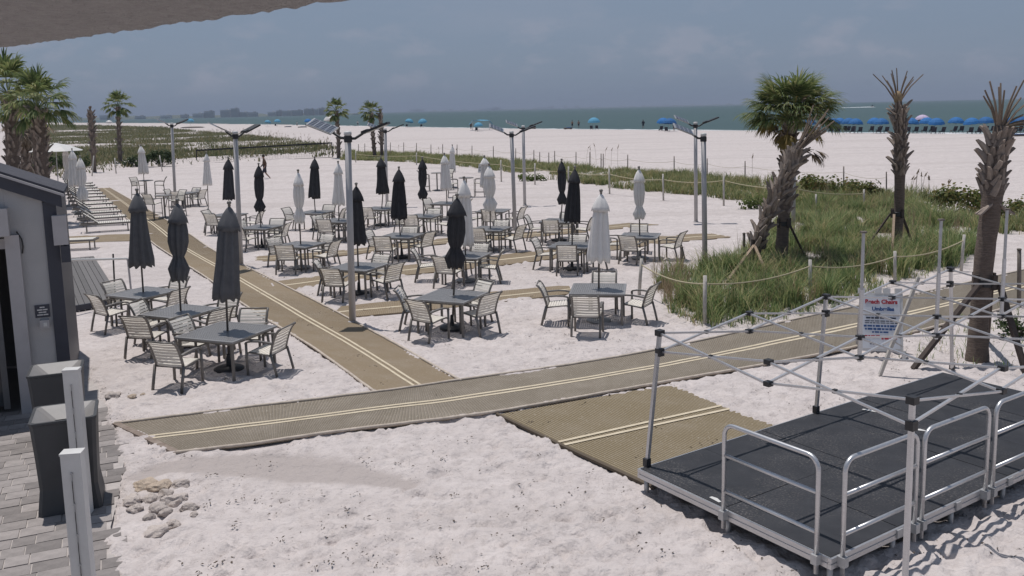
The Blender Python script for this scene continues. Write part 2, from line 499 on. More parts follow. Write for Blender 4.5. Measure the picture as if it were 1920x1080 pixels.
def cellmat():
    mt, t, b = newmat('solar_cells')
    co = N(t, 'ShaderNodeTexCoord')
    br = N(t, 'ShaderNodeTexBrick')
    br.offset = 0
    br.inputs['Scale'].default_value = 1.0
    br.inputs['Color1'].default_value = (0.02, 0.03, 0.055, 1)
    br.inputs['Color2'].default_value = (0.028, 0.038, 0.065, 1)
    br.inputs['Mortar'].default_value = (0.42, 0.44, 0.48, 1)
    br.inputs['Mortar Size'].default_value = 0.006
    br.inputs['Brick Width'].default_value = 0.13
    br.inputs['Row Height'].default_value = 0.09
    t.links.new(co.outputs['Object'], br.inputs[0])
    t.links.new(br.outputs[0], b.inputs['Base Color'])
    b.inputs['Roughness'].default_value = 0.4
    return mt
M['cell'] = cellmat()

# ------------------------------------------------------------------ mesh helpers
class MB:
    def __init__(s):
        s.v, s.f = [], []
    def add(s, vs, fs):
        k = len(s.v)
        s.v += [tuple(p) for p in vs]
        s.f += [tuple(i + k for i in f) for f in fs]
        return s
    def box(s, c, d, rz=0.0, mat=None):
        x, y, z = d[0] / 2, d[1] / 2, d[2] / 2
        vs = [(-x, -y, -z), (x, -y, -z), (x, y, -z), (-x, y, -z), (-x, -y, z), (x, -y, z), (x, y, z), (-x, y, z)]
        R = mat if mat is not None else Matrix.Rotation(rz, 3, 'Z')
        c = Vector(c)
        return s.add([R @ Vector(p) + c for p in vs], [(0, 3, 2, 1), (4, 5, 6, 7), (0, 1, 5, 4), (1, 2, 6, 5), (2, 3, 7, 6), (3, 0, 4, 7)])
    def hexa(s, b4, t4):
        return s.add(list(b4) + list(t4), [(0, 3, 2, 1), (4, 5, 6, 7), (0, 1, 5, 4), (1, 2, 6, 5), (2, 3, 7, 6), (3, 0, 4, 7)])
    def bar(s, a, b, w, h=None, up=(0, 0, 1)):
        h = h or w
        a, b = Vector(a), Vector(b)
        d = (b - a).normalized()
        u = Vector(up)
        if abs(d.dot(u)) > 0.98:
            u = Vector((1, 0, 0))
        l = d.cross(u).normalized() * w / 2
        u = l.cross(d).normalized() * h / 2
        return s.hexa([a - l - u, a + l - u, a + l + u, a - l + u], [b - l - u, b + l - u, b + l + u, b - l + u])
    def tube(s, pts, r, n=8, cap=True):
        pts = [Vector(p) for p in pts]
        rs = r if isinstance(r, (list, tuple)) else [r] * len(pts)
        k = len(s.v)
        prev = None
        for i, p in enumerate(pts):
            d = (pts[min(i + 1, len(pts) - 1)] - pts[max(i - 1, 0)]).normalized()
            if prev is None:
                a = d.orthogonal().normalized()
                if abs(d.z) > 0.9:
                    a = (Vector((1, 0, 0)) - d * d.x).normalized()
            else:
                a = (prev - d * prev.dot(d)).normalized()
            prev = a
            b = d.cross(a)
            for j in range(n):
                t = 2 * math.pi * j / n
                s.v.append(tuple(p + rs[i] * (math.cos(t) * a + math.sin(t) * b)))
        for i in range(len(pts) - 1):
            for j in range(n):
                q = k + i * n
                s.f.append((q + j, q + (j + 1) % n, q + n + (j + 1) % n, q + n + j))
        if cap:
            s.f.append(tuple(k + j for j in range(n))[::-1])
            s.f.append(tuple(k + (len(pts) - 1) * n + j for j in range(n)))
        return s
    def lathe(s, prof, n=16, c=(0, 0, 0), cap=True):
        k = len(s.v)
        for r, z in prof:
            for j in range(n):
                t = 2 * math.pi * j / n
                s.v.append((c[0] + r * math.cos(t), c[1] + r * math.sin(t), c[2] + z))
        for i in range(len(prof) - 1):
            for j in range(n):
                q = k + i * n
                s.f.append((q + j, q + (j + 1) % n, q + n + (j + 1) % n, q + n + j))
        if cap:
            s.f.append(tuple(k + j for j in range(n))[::-1])
            s.f.append(tuple(k + (len(prof) - 1) * n + j for j in range(n)))
        return s
    def mesh(s, name, mat, smooth=False):
        me = bpy.data.meshes.new(name)
        me.from_pydata(s.v, [], s.f)
        me.materials.append(mat)
        if smooth:
            me.polygons.foreach_set('use_smooth', [True] * len(me.polygons))
        me.update()
        return me
    def build(s, name, mat, parent=None, smooth=False):
        return obj(name, s.mesh(name, mat, smooth), parent)
def obj(name, me, parent=None, loc=None, rz=None):
    o = bpy.data.objects.new(name, me)
    C.objects.link(o)
    if parent is not None:
        o.parent = parent
    if loc is not None:
        o.location = loc
    if rz is not None:
        o.rotation_euler = (0, 0, rz)
    return o
def tag(o, label=None, cat=None, group=None, kind=None):
    if label: o['label'] = label
    if cat: o['category'] = cat
    if group: o['group'] = group
    if kind: o['kind'] = kind
    return o
def thing(name, label, cat, loc=(0, 0, 0), rz=0.0, group=None):
    return tag(obj(name, None, None, loc, rz), label, cat, group)
def npmesh(name, verts, faces_flat, loop_counts, mat, smooth=False):
    me = bpy.data.meshes.new(name)
    verts = np.asarray(verts, np.float32)
    faces_flat = np.asarray(faces_flat, np.int32)
    lc = np.asarray(loop_counts, np.int32)
    me.vertices.add(len(verts))
    me.vertices.foreach_set('co', verts.ravel())
    me.loops.add(len(faces_flat))
    me.loops.foreach_set('vertex_index', faces_flat)
    me.polygons.add(len(lc))
    st = np.concatenate([[0], np.cumsum(lc)[:-1]]).astype(np.int32)
    me.polygons.foreach_set('loop_start', st)
    me.polygons.foreach_set('loop_total', lc)
    if smooth:
        me.polygons.foreach_set('use_smooth', np.ones(len(lc), bool))
    me.materials.append(mat)
    me.update(calc_edges=True)
    me.validate()
    return me
def inpoly(px, py, poly):
    r = np.zeros(px.shape, bool)
    n = len(poly)
    j = n - 1
    for i in range(n):
        xi, yi = poly[i][0], poly[i][1]
        xj, yj = poly[j][0], poly[j][1]
        c = ((yi > py) != (yj > py)) & (px < (xj - xi) * (py - yi) / (yj - yi + 1e-12) + xi)
        r ^= c
        j = i
    return r
def vnoise(x, y, seed=0):
    """value noise on numpy arrays"""
    rng = np.random.RandomState(seed)
    T = rng.rand(256, 256)
    xi, yi = np.floor(x).astype(int), np.floor(y).astype(int)
    fx, fy = x - xi, y - yi
    fx, fy = fx * fx * (3 - 2 * fx), fy * fy * (3 - 2 * fy)
    a = T[xi & 255, yi & 255]; b = T[(xi + 1) & 255, yi & 255]
    c = T[xi & 255, (yi + 1) & 255]; d = T[(xi + 1) & 255, (yi + 1) & 255]
    return (a * (1 - fx) + b * fx) * (1 - fy) + (c * (1 - fx) + d * fx) * fy - 0.5

# ------------------------------------------------------------------ the mats' outlines (needed by the sand)
def line(px):
    return [G(u, v) for u, v in px]
def resample(pts, step):
    out_, L = [pts[0].copy()], 0
    for a, b in zip(pts[:-1], pts[1:]):
        n = max(1, int((b - a).length / step))
        for i in range(1, n + 1):
            out_.append(a.lerp(b, i / n))
    return out_
def smooth_line(pts, n=60):
    # Catmull-Rom through the points, n samples
    P_ = [pts[0] * 2 - pts[1]] + list(pts) + [pts[-1] * 2 - pts[-2]]
    seg = len(pts) - 1
    r = []
    for k in range(n + 1):
        t = k / n * seg
        i = min(int(t), seg - 1)
        f = t - i
        a, b, c, d = P_[i], P_[i + 1], P_[i + 2], P_[i + 3]
        r.append(0.5 * ((2 * b) + (c - a) * f + (2 * a - 5 * b + 4 * c - d) * f * f + (3 * b - a - 3 * c + d) * f ** 3))
    return r
MATS = {
 'a': (smooth_line(line([(215, 797), (450, 768), (700, 738), (870, 714), (1200, 664), (1545, 589), (1740, 548), (1990, 492), (2300, 424)]), 100),
       smooth_line(line([(330, 852), (480, 834), (640, 811), (940, 773), (1250, 718), (1550, 664), (1740, 618), (1990, 552), (2300, 472)]), 100)),
 'b': (smooth_line(line([(704, 738), (590, 655), (500, 600), (440, 560), (385, 520), (285, 455), (240, 412), (180, 352)]), 70),
       smooth_line(line([(864, 716), (745, 648), (672, 608), (600, 570), (480, 510), (395, 467), (330, 424), (205, 352)]), 70)),
 'c': (smooth_line(line([(1258, 721), (1350, 760), (1450, 797), (1560, 842)]), 30),
       smooth_line(line([(932, 778), (1050, 835), (1130, 872), (1230, 918)]), 30)),
 'd1': (smooth_line(line([(640, 574), (760, 562), (900, 549), (1066, 534)]), 40), smooth_line(line([(615, 597), (760, 585), (900, 570), (1074, 550)]), 40)),
 'd2': (smooth_line(line([(505, 529), (720, 502), (980, 473), (1200, 446), (1330, 437)]), 40), smooth_line(line([(520, 546), (720, 520), (990, 491), (1220, 459), (1372, 444)]), 40)),
 'd3': (smooth_line(line([(478, 481), (640, 469), (830, 447), (1000, 434), (1180, 418)]), 40), smooth_line(line([(478, 491), (640, 479), (830, 457), (1000, 444), (1238, 421)]), 40)),
 'e': (smooth_line(line([(120, 444), (200, 440), (300, 438)]), 10), smooth_line(line([(120, 457), (200, 453), (318, 449)]), 10)),
}
PATIO = [G(168, 690), G(197, 755), G(216, 800), G(233, 860), G(222, 930), G(207, 985), G(214, 1040), G(216, 1100), G(190, 1400), G(-500, 1400), G(-300, 690)]
STAGE_Z = 0.29
s0, s1, s2 = G(1200, 878, STAGE_Z), G(1553, 1047, STAGE_Z), G(1768, 698, STAGE_Z)
sU = (s2 - s0).normalized()
sV = Vector((sU.y, -sU.x, 0))
sLen = (s2 - s0).length
sWid = (s1 - s0).dot(sV)

# ------------------------------------------------------------------ sand, sea
shore = [G(u, v) for u, v in ((2900, 254), (1990, 249), (1560, 247), (1440, 243.5), (960, 240), (640, 235), (480, 232.5), (330, 231), (200, 230), (60, 229))]
shx = np.array([p.x for p in shore])[::-1]
shy = np.array([p.y for p in shore])[::-1]
def build_sand():
    def ax(lo, a, b, hi, st, g):
        mid = list(np.arange(a, b + 1e-6, st))
        up, x, d = [], b, st
        while x < hi:
            d *= g; x += d; up.append(min(x, hi))
        dn, x, d = [], a, st
        while x > lo:
            d *= g; x -= d; dn.append(max(x, lo))
        return np.array(dn[::-1] + mid + up)
    xs = ax(-1600, -8.5, 11.5, 500, 0.065, 1.09)
    ya = ax(-40, 8.2, 20, 20.1, 0.065, 1.09)
    ya = ya[ya <= 20.0]
    yl, y, d = [], 20.0, 0.065
    while y < 2200:
        d *= 1.025 if y < 60 else 1.07
        y += d
        yl.append(y)
    ys = np.concatenate([ya, yl])
    Xg, Yg = np.meshgrid(xs, ys)
    Z = 0.05 * vnoise(Xg / 3.1, Yg / 3.1, 1) + 0.012 * vnoise(Xg / 0.55, Yg / 0.55, 2)
    near = (Xg > -9) & (Xg < 13) & (Yg < 45)
    Z += np.where(near, 0.007 * vnoise(Xg / 0.17, Yg / 0.17, 3), 0)
    # trodden footprints
    rng = np.random.RandomState(5)
    for i in range(3600):
        yy = 8.2 + (rng.rand() ** 1.5) * 22
        xx = rng.uniform(-8.4, 11.4)
        if not (xs[0] < xx < xs[-1]):
            continue
        a = rng.uniform(0, math.pi)
        ix = np.searchsorted(xs, xx); iy = np.searchsorted(ys, yy)
        sl_ = (slice(max(iy - 5, 0), iy + 6), slice(max(ix - 5, 0), ix + 6))
        dx, dy = Xg[sl_] - xx, Yg[sl_] - yy
        u_, w_ = dx * math.cos(a) + dy * math.sin(a), -dx * math.sin(a) + dy * math.cos(a)
        r2_ = (u_ / 0.14) ** 2 + (w_ / 0.065) ** 2
        Z[sl_] += rng.uniform(0.02, 0.05) * (-np.exp(-r2_) + 0.55 * np.exp(-(np.sqrt(r2_) - 1.7) ** 2 / 0.35))
    # walkers' trails: left and right steps, heel and toe
    for i in range(70):
        x_, y_ = rng.uniform(-6, 9), 8.6 + rng.rand() ** 1.4 * 14
        a = rng.uniform(0, 2 * math.pi)
        for k in range(rng.randint(6, 16)):
            a += rng.normal(0, 0.08)
            x_ += 0.62 * math.cos(a); y_ += 0.62 * math.sin(a)
            sd = 0.10 if k % 2 else -0.10
            for fo, dp, ra, rb in ((0.0, 0.024, 0.085, 0.06), (0.13, 0.030, 0.10, 0.07)):
                xx = x_ + math.cos(a) * fo - math.sin(a) * sd
                yy = y_ + math.sin(a) * fo + math.cos(a) * sd
                if not (-8.3 < xx < 11.3 and 8.3 < yy < 26):
                    continue
                ix = np.searchsorted(xs, xx); iy = np.searchsorted(ys, yy)
                sl_ = (slice(max(iy - 5, 0), iy + 6), slice(max(ix - 5, 0), ix + 6))
                dx, dy = Xg[sl_] - xx, Yg[sl_] - yy
                u_, w_ = dx * math.cos(a) + dy * math.sin(a), -dx * math.sin(a) + dy * math.cos(a)
                r2_ = (u_ / ra) ** 2 + (w_ / rb) ** 2
                Z[sl_] += dp * (-np.exp(-r2_ ** 1.4) + 0.3 * np.exp(-(np.sqrt(r2_) - 1.8) ** 2 / 0.3))
    Z -= 0.01
    damp = np.zeros_like(Z)
    # rain channel worn beside the patio end of the long mat
    ch = smooth_line(line([(262, 892), (320, 872), (390, 868), (460, 868), (560, 877), (640, 882), (760, 905)]), 60)
    wd = [0.16, 0.2, 0.26, 0.34, 0.40, 0.30, 0.12]
    for k, p in enumerate(ch):
        w_ = np.interp(k / 60 * 6, range(7), wd)
        d2 = ((Xg - p.x) / 0.16) ** 2 + ((Yg - p.y) / w_) ** 2
        sel = d2 < 6
        damp[sel] = np.maximum(damp[sel], np.clip(2.4 * np.exp(-d2[sel] ** 1.5), 0, 1) * 0.9)
    Z = Z * (1 - 0.75 * damp) - 0.035 * damp
    # flat under mats, stage, patio; drifted sand laps over their edges
    for k, (l, r) in MATS.items():
        poly = [(p.x, p.y) for p in l] + [(p.x, p.y) for p in r[::-1]]
        jx = 0.10 * vnoise(Xg / 0.6, Yg / 0.6, 11) + 0.03 * vnoise(Xg / 0.13, Yg / 0.13, 12)
        jy = 0.34 * vnoise(Xg / 0.9 + 40, Yg / 0.7, 13) + 0.06 * vnoise(Xg / 0.16, Yg / 0.16, 14)
        ins = inpoly(Xg + jx, Yg + jy, poly)
        real = inpoly(Xg, Yg, poly)
        Z[ins | real] = np.minimum(Z[ins | real], -0.035)
        lap = real & ~ins
        Z[lap] = 0.030 + 0.012 * vnoise(Xg[lap] / 0.2, Yg[lap] / 0.2, 15)
        bx = [p[0] for p in poly]; by = [p[1] for p in poly]
    pp = [(p.x, p.y) for p in PATIO]
    jx = 0.16 * vnoise(Xg / 0.45, Yg / 0.45, 21) + 0.05 * vnoise(Xg / 0.12, Yg / 0.12, 22)
    ins = inpoly(Xg + jx, Yg + 0.6 * jx, pp)
    Z[ins] = -0.07
    dk = [(p.x, p.y) for p in (G(125, 480), G(190, 480), G(232, 572), G(125, 590))]
    Z[inpoly(Xg, Yg, dk)] = -0.06
    # low dunes under the vegetation
    dune = [(p.x, p.y) for p in line(DUNE)]
    Z += np.where(inpoly(Xg, Yg, dune), 0.05 + 0.9 * np.clip(vnoise(Xg / 14, Yg / 18, 31) + 0.15, 0, 1), 0)
    # the beach falls to the sea
    ysr = np.interp(Xg, shx, shy)
    t = np.clip((Yg - (ysr - 14)) / 28, 0, 1)
    Z = np.where(Yg > 60, Z * np.clip(1.6 - t * 2, 0, 1) + 0.12 * (1 - t) - 0.5 * t, Z)
    far = np.clip((Yg - 60) / 60, 0, 1)
    Z += far * (0.16 * vnoise(Xg / 9, Yg / 14, 41)) * np.clip(1 - 2 * t, 0, 1)
    damp = np.maximum(damp, np.clip((Yg - (ysr - 5.0)) / 4, 0, 0.85))
    nx, ny = len(xs), len(ys)
    vs = np.stack([Xg, Yg, Z], -1).reshape(-1, 3)
    idx = np.arange(nx * ny).reshape(ny, nx)
    q = np.stack([idx[:-1, :-1], idx[:-1, 1:], idx[1:, 1:], idx[1:, :-1]], -1).reshape(-1)
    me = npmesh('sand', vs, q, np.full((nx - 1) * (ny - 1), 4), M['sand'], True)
    a = me.attributes.new('damp', 'FLOAT', 'POINT')
    a.data.foreach_set('value', damp.ravel().astype(np.float32))
    o = obj('sand', me)
    tag(o, 'pinkish white trodden beach sand running down to the water', None, None, 'structure')
DUNE = [(60, 345), (180, 322), (280, 312), (345, 312), (400, 303), (470, 305), (560, 299), (632, 292), (628, 276), (560, 266), (470, 256), (380, 247), (310, 243), (60, 236)]
build_sand()
sb = MB()
sb.add([(-18000, 90, -0.22), (18000, 90, -0.22), (18000, 18000, -0.22), (-18000, 18000, -0.22)], [(0, 1, 2, 3)])
tag(sb.build('sea', M['sea']), 'flat grey green sea under a hazy sky', None, None, 'structure')
# a low broken line of foam where the sea meets the sand
fm = MB()
rng = random.Random(3)
for k in range(260):
    x = rng.uniform(-150, 75)
    y0 = float(np.interp(x, shx, shy)) + rng.uniform(-1, 4)
    l = rng.uniform(1.5, 7)
    y1 = float(np.interp(x + l, shx, shy)) + (y0 - float(np.interp(x, shx, shy)))
    w = rng.uniform(0.15, 0.7)
    fm.add([(x, y0, -0.16), (x + l / 2, (y0 + y1) / 2 - w / 2, -0.16), (x + l, y1, -0.16), (x + l / 2, (y0 + y1) / 2 + w / 2, -0.13)], [(0, 1, 2, 3)])
tag(fm.build('foam', M['foam']), 'thin broken white foam along the waterline', None, None, 'stuff')

# dried seaweed bits lying in the footprints
M['wrack'] = pm('dried_seaweed', (0.075, 0.058, 0.045), (0.13, 0.10, 0.075), 20, 0.95)
wr = MB()
rw = random.Random(77)
for k in range(620):
    y = 8.6 + rw.random() ** 1.6 * 20
    x = rw.uniform(-0.40, 0.66) * y
    for m_ in range(rw.choice((1, 1, 2, 3, 5, 7))):
        px_, py_ = x + rw.gauss(0, .05), y + rw.gauss(0, .05)
        a = rw.uniform(0, 6.3)
        l, w = rw.uniform(.008, .03), rw.uniform(.004, .012)
        c_, s_ = math.cos(a), math.sin(a)
        z = rw.uniform(.004, .014)
        wr.add([(px_ - l * c_, py_ - l * s_, z), (px_ + w * s_, py_ - w * c_, z + .004), (px_ + l * c_, py_ + l * s_, z + .006), (px_ - w * s_, py_ + w * c_, z + .012)], [(0, 1, 2, 3)])
tag(wr.build('seaweed_bits', M['wrack']), 'dark dried seaweed bits scattered over the sand', None, None, 'stuff')

# ------------------------------------------------------------------ access mats
def mat_thing(key, mat, label, stripes, cord=True, z=0.012, group=None):
    l, r = MATS[key]
    n = len(l)
    t = thing('beach_mat', label, 'mat', (0, 0, 0), 0, group)
    rows = 7
    vs, uv = [], []
    d = 0
    wid = (l[n // 2] - r[n // 2]).length
    for i in range(n):
        if i:
            d += ((l[i] + r[i]) / 2 - (l[i - 1] + r[i - 1]) / 2).length
        for j in range(rows):
            p = l[i].lerp(r[i], j / (rows - 1))
            vs.append((p.x, p.y, z + 0.008 * float(mnoise.noise((p.x * 1.3, p.y * 1.3, 3)))))
            uv.append((d, j / (rows - 1) * wid))
    k = len(vs)
    vs += [(a, b, c - 0.03) for a, b, c in vs]
    fs = []
    for i in range(n - 1):
        for j in range(rows - 1):
            q = i * rows + j
            fs.append((q, q + 1, q + rows + 1, q + rows)[::-1])
    def wall(idx):
        for a, b in zip(idx[:-1], idx[1:]):
            fs.append((a, b, b + k, a + k))
    wall([i * rows for i in range(n)]); wall([i * rows + rows - 1 for i in range(n)])
    wall(list(range(rows))); wall([(n - 1) * rows + j for j in range(rows)])
    me = bpy.data.meshes.new('weave')
    me.from_pydata(vs, [], fs)
    me.materials.append(mat)
    ul = me.uv_layers.new(name='UVMap')
    for lp in me.loops:
        ul.data[lp.index].uv = uv[lp.vertex_index % k]
    me.update()
    obj('weave', me, t)
    def strip(f0, f1, nm, mm, up):
        b = MB()
        for i in range(n - 1):
            A, B = l[i].lerp(r[i], f0), l[i].lerp(r[i], f1)
            A2, B2 = l[i + 1].lerp(r[i + 1], f0), l[i + 1].lerp(r[i + 1], f1)
            h = [z + up + 0.008 * float(mnoise.noise((p.x * 1.3, p.y * 1.3, 3))) for p in (A, B, A2, B2)]
            b.add([(A.x, A.y, h[0]), (B.x, B.y, h[1]), (B2.x, B2.y, h[3]), (A2.x, A2.y, h[2])], [(3, 2, 1, 0)])
        b.build(nm, mm, t)
    for f0, f1 in stripes:
        strip(f0, f1, 'stripe', M['stripe'], 0.005)
    if cord:
        for e in (l, r):
            pts = [Vector((p.x + 0.012 * mnoise.noise((p.x * 3, p.y * 3, 0)), p.y + 0.02 * mnoise.noise((p.x * 2.3, p.y * 2.3, 5)), z + 0.012)) for p in resample(e, 0.25)]
            MB().tube(pts, 0.026, 5).build('edge_cord', M['cord'], t, True)
    return t
mat_thing('a', M['mat_a'], 'long khaki access mat with twin cream stripes crossing the foreground', [(0.455, 0.49), (0.525, 0.56)], z=0.018)
t_a = [o for o in bpy.data.objects if o.name.startswith('beach_mat')][-1]
la, ra = MATS['a'][0], MATS['a'][1]
q_ = MB()
for j in range(10):
    f0_, f1_ = j / 10, (j + 1) / 10
    dd_ = ((la[3] + ra[3]) / 2 - (la[0] + ra[0]) / 2).normalized() * 0.11
    A_, B_ = la[0].lerp(ra[0], f0_) - dd_ * .3, la[0].lerp(ra[0], f1_) - dd_ * .3
    q_.hexa([(A_.x, A_.y, .0), (B_.x, B_.y, .0), (B_.x + dd_.x, B_.y + dd_.y, .0), (A_.x + dd_.x, A_.y + dd_.y, .0)][::-1],
            [(A_.x, A_.y, .034), (B_.x, B_.y, .034), (B_.x + dd_.x, B_.y + dd_.y, .034), (A_.x + dd_.x, A_.y + dd_.y, .034)][::-1])
q_.build('end_strip', pm('brown_end_strip', (0.17, 0.125, 0.10), (0.30, 0.25, 0.21), 9, 0.9), t_a)
mat_thing('b', M['mat_b'], 'tan access mat running diagonally back along the loungers to the left', [(0.455, 0.487), (0.53, 0.562)], z=0.010)
mat_thing('c', M['mat_c'], 'ribbed khaki mat square between the long mat and the black stage', [], z=0.006, cord=False)
for q in MATS['c'][1:]:
    pass
t_c = [o for o in bpy.data.objects if o.name.startswith('beach_mat')][-1]
for a, b in (((1044, 831), (1352, 762)), ((1056, 836), (1368, 768))):
    A, B = G(*a), G(*b)
    sb = MB()
    for i in range(16):
        p, q = A.lerp(B, i / 16), A.lerp(B, (i + 1) / 16)
        wv = Vector((0, 0.035, 0))
        sb.add([(p.x, p.y - .035, .017), (q.x, q.y - .035, .017), (q.x, q.y + .035, .017), (p.x, p.y + .035, .017)], [(0, 1, 2, 3)])
    sb.build('stripe', M['stripe'], t_c)
e_ = [Vector((p.x, p.y, 0.01)) for p in resample(MATS['c'][1], 0.2)]
MB().tube(e_, 0.03, 5).build('edge_cord', pm('brown_edge', (0.11, 0.085, 0.06), None, 8, 0.9), t_c)
mat_thing('d1', M['mat_b'], 'narrow tan mat strip just behind the two front tables', [(0.48, 0.56)], cord=False, z=0.002)
mat_thing('d2', M['mat_b'], 'long tan mat strip through the middle of the table rows', [(0.48, 0.56)], cord=False, z=0.002)
mat_thing('d3', M['mat_b'], 'narrow tan mat strip farthest back among the table rows', [(0.48, 0.56)], cord=False, z=0.002)
mat_thing('e', M['mat_b'], 'short tan mat leading left from the diagonal mat past the loungers', [], cord=False, z=0.004)

# ------------------------------------------------------------------ patio of pavers, plank deck
pat = MB()
pb = [(p.x, p.y) for p in PATIO]
pat.add([(x, y, -0.016) for x, y in pb], [tuple(range(len(pb)))[::-1]])
po = pat.build('patio', M['joint'])
if po.data.polygons[0].normal.z < 0:
    po.data.flip_normals()
tag(po, 'grey paver patio beside the bar building', None, None, 'structure')
pv = []
for (a, b) in ((0.36, 0.24), (0.24, 0.24), (0.30, 0.10)):
    q = MB()
    e = 0.007
    x, y = a / 2 - e, b / 2 - e
    q.hexa([(-x, -y, -0.05), (x, -y, -0.05), (x, y, -0.05), (-x, y, -0.05)], [(-x, -y, 0), (x, -y, 0), (x, y, 0), (-x, y, 0)])
    x2, y2 = x - 0.006, y - 0.006
    pv.append(q.mesh('paver', M['paver']))
ang = rad(24)
dx_, dy_ = Vector((math.cos(ang), math.sin(ang), 0)), Vector((-math.sin(ang), math.cos(ang), 0))
org = G(120, 1000)
rng = random.Random(8)
cnt = 0
pa = np.array
for r_ in range(-14, 22):
    x = -4.0 + (r_ * 7 % 5) * 0.09
    while x < 3.5:
        k = rng.choice((0, 0, 1))
        L = 0.36 if k == 0 else 0.24
        c = org + dx_ * (x + L / 2) + dy_ * (r_ * 0.24)
        x += L
        if not inpoly(pa([c.x]), pa([c.y]), pb)[0]:
            continue
        d = Vector((c.x, c.y, -H))
        # only pavers within sight of the photograph's view
        zc = c.y * cp + H * sp
        ux = (c.x / zc)
        if ux < -0.64 or c.y < 7.9 or c.y > 14.2:
            continue
        o = obj('paver', pv[k], po, (c.x, c.y, -0.003 + rng.uniform(-0.004, 0.004)), ang)
        o.rotation_euler = (rng.uniform(-.01, .01), rng.uniform(-.01, .01), ang + rng.uniform(-.012, .012))
        cnt += 1
dkp = [G(128, 486), G(176, 486), G(226, 566), G(128, 588)]
dk = thing('plank_deck', 'low dark grey plank deck behind the bar building corner', 'deck')
u_ = (G(226, 566) - G(176, 486)); u_.normalize()
w_ = Vector((u_.y, -u_.x, 0))
o0 = G(176, 486)
for i in range(9):
    a = o0 + w_ * (0.14 * i * 1.0)
    L = (G(226, 566) - o0).length
    sft = 0.05 * i
    p = [a, a + w_ * 0.128, a + w_ * 0.128 + u_ * (L + sft + .05), a + u_ * (L + sft)]
    q = MB()
    q.hexa([(v.x, v.y, 0.02) for v in p], [(v.x, v.y, 0.11) for v in p])
    q.build('plank', M['plank'], dk)
q = MB()
fr = o0 + u_ * (L + 0.02)
q.bar((fr - w_ * 0.05).to_tuple()[:2] + (0.04,), (fr + w_ * 1.25 + u_ * .44).to_tuple()[:2] + (0.04,), 0.05, 0.14)
q.build('fascia', M['trim'], dk)

# ------------------------------------------------------------------ far shore
rng = random.Random(21)
def landstrip(name, px, Y, label, hmin, hmax, mat):
    b = MB()
    n = 160
    x0, x1 = V(px[0], 215, Y).x, V(px[1], 215, Y).x
    prev = None
    for i in range(n + 1):
        x = x0 + (x1 - x0) * i / n
        e = min(1, min(i, n - i) / 12 + 0.15)
        h = (hmin + (hmax - hmin) * abs(mnoise.noise((x / 60, 1.0, 3)) * 1.1 + 0.4 * mnoise.noise((x / 17, 5, 3)) + .25)) * e
        cur = [(x, Y, -1), (x, Y + 120, -1), (x, Y + 110, h), (x, Y + 10, h * 0.8)]
        if prev:
            k = len(b.v)
            b.add(prev + cur, [(0, 4, 7, 3), (3, 7, 6, 2), (2, 6, 5, 1)])
        prev = cur
    tag(b.build(name, mat, None, True), label, None, None, 'structure')
landstrip('far_shore', (-60, 660), 2600, 'low wooded far shore under the condominiums', 3, 13, M['tree_far'])
landstrip('far_islands', (740, 1420), 9000, 'faint low islands along the horizon', 4, 18, M['tree_far'])
def condo(px0, px1, top, Y, mat, label, k):
    a, b = V(px0, 215, Y), V(px1, 215, Y)
    top = top + 0.85 * (yh(px0) - 210.5)
    h = V((px0 + px1) / 2, top, Y).z
    t = thing('condominium', label, 'building', ((a.x + b.x) / 2, Y, 0), 0, 'buildings on the far shore')
    w = b.x - a.x
    q = MB()
    q.box((0, 9, h / 2), (w, 18, h))
    q.box((w * 0.2, 9, h + 1.2), (w * 0.25, 8, 2.4))
    q.build('wall', mat, t)
    f = MB()
    n = max(2, int(h / 3.4))
    for i in range(1, n):
        f.box((0, -0.7, i * h / n), (w * 0.94, 1.4, 0.9))
    f.build('balconies', M['cond1'] if mat is M['cond2'] else M['cond2'], t)
cds = [(383, 399, 202, 2), (413, 431, 200.5, 1), (433, 446, 198, 2), (449, 463, 205, 1), (465, 481, 206, 2), (361, 379, 206, 1), (338, 350, 208, 2), (300, 318, 208.5, 1),
       (252, 268, 209, 2), (186, 208, 206, 1), (136, 148, 209, 2), (502, 516, 206, 1), (518, 527, 203.5, 2), (529, 546, 204, 1), (548, 566, 203.5, 2), (570, 577, 201, 1), (578, 588, 201.5, 2), (590, 597, 202, 1), (598, 607, 200, 2), (608, 613, 202, 1)]
for k, (a, b, t, kk) in enumerate(cds):
    pos = 'left' 
    condo(a, b, t, 2580 - 8 * (k % 3), M['cond1'] if kk == 1 else M['cond2'],
          'far shore condominium block, number %s from the left along the skyline' % ['one', 'two', 'three', 'four', 'five', 'six', 'seven', 'eight', 'nine', 'ten', 'eleven', 'twelve', 'thirteen', 'fourteen', 'fifteen', 'sixteen', 'seventeen', 'eighteen', 'nineteen', 'twenty'][sorted(range(len(cds)), key=lambda i: cds[i][0]).index(k)], k)
ORD = ['first', 'second', 'third', 'fourth', 'fifth', 'sixth', 'seventh', 'eighth', 'ninth', 'tenth', 'eleventh', 'twelfth', 'thirteenth', 'fourteenth', 'fifteenth', 'sixteenth', 'seventeenth', 'eighteenth', 'nineteenth', 'twentieth']
def farblock(px, w, top):
    Y = 8900
    a = V(px, 206, Y)
    h = V(px, top, Y).z
    q = MB()
    q.box((0, 10, h / 2), (w, 20, h)); q.box((w * .2, 10, h + 3), (w * .3, 10, 6))
    o = q.build('tower_block', M['cond1'])
    o.location = (a.x, Y, 0)
    tag(o, 'tiny pale tower block on the open water horizon, %s from the left' % ORD[len(FB) - 1], 'building', 'tower blocks on the horizon')
FB = []
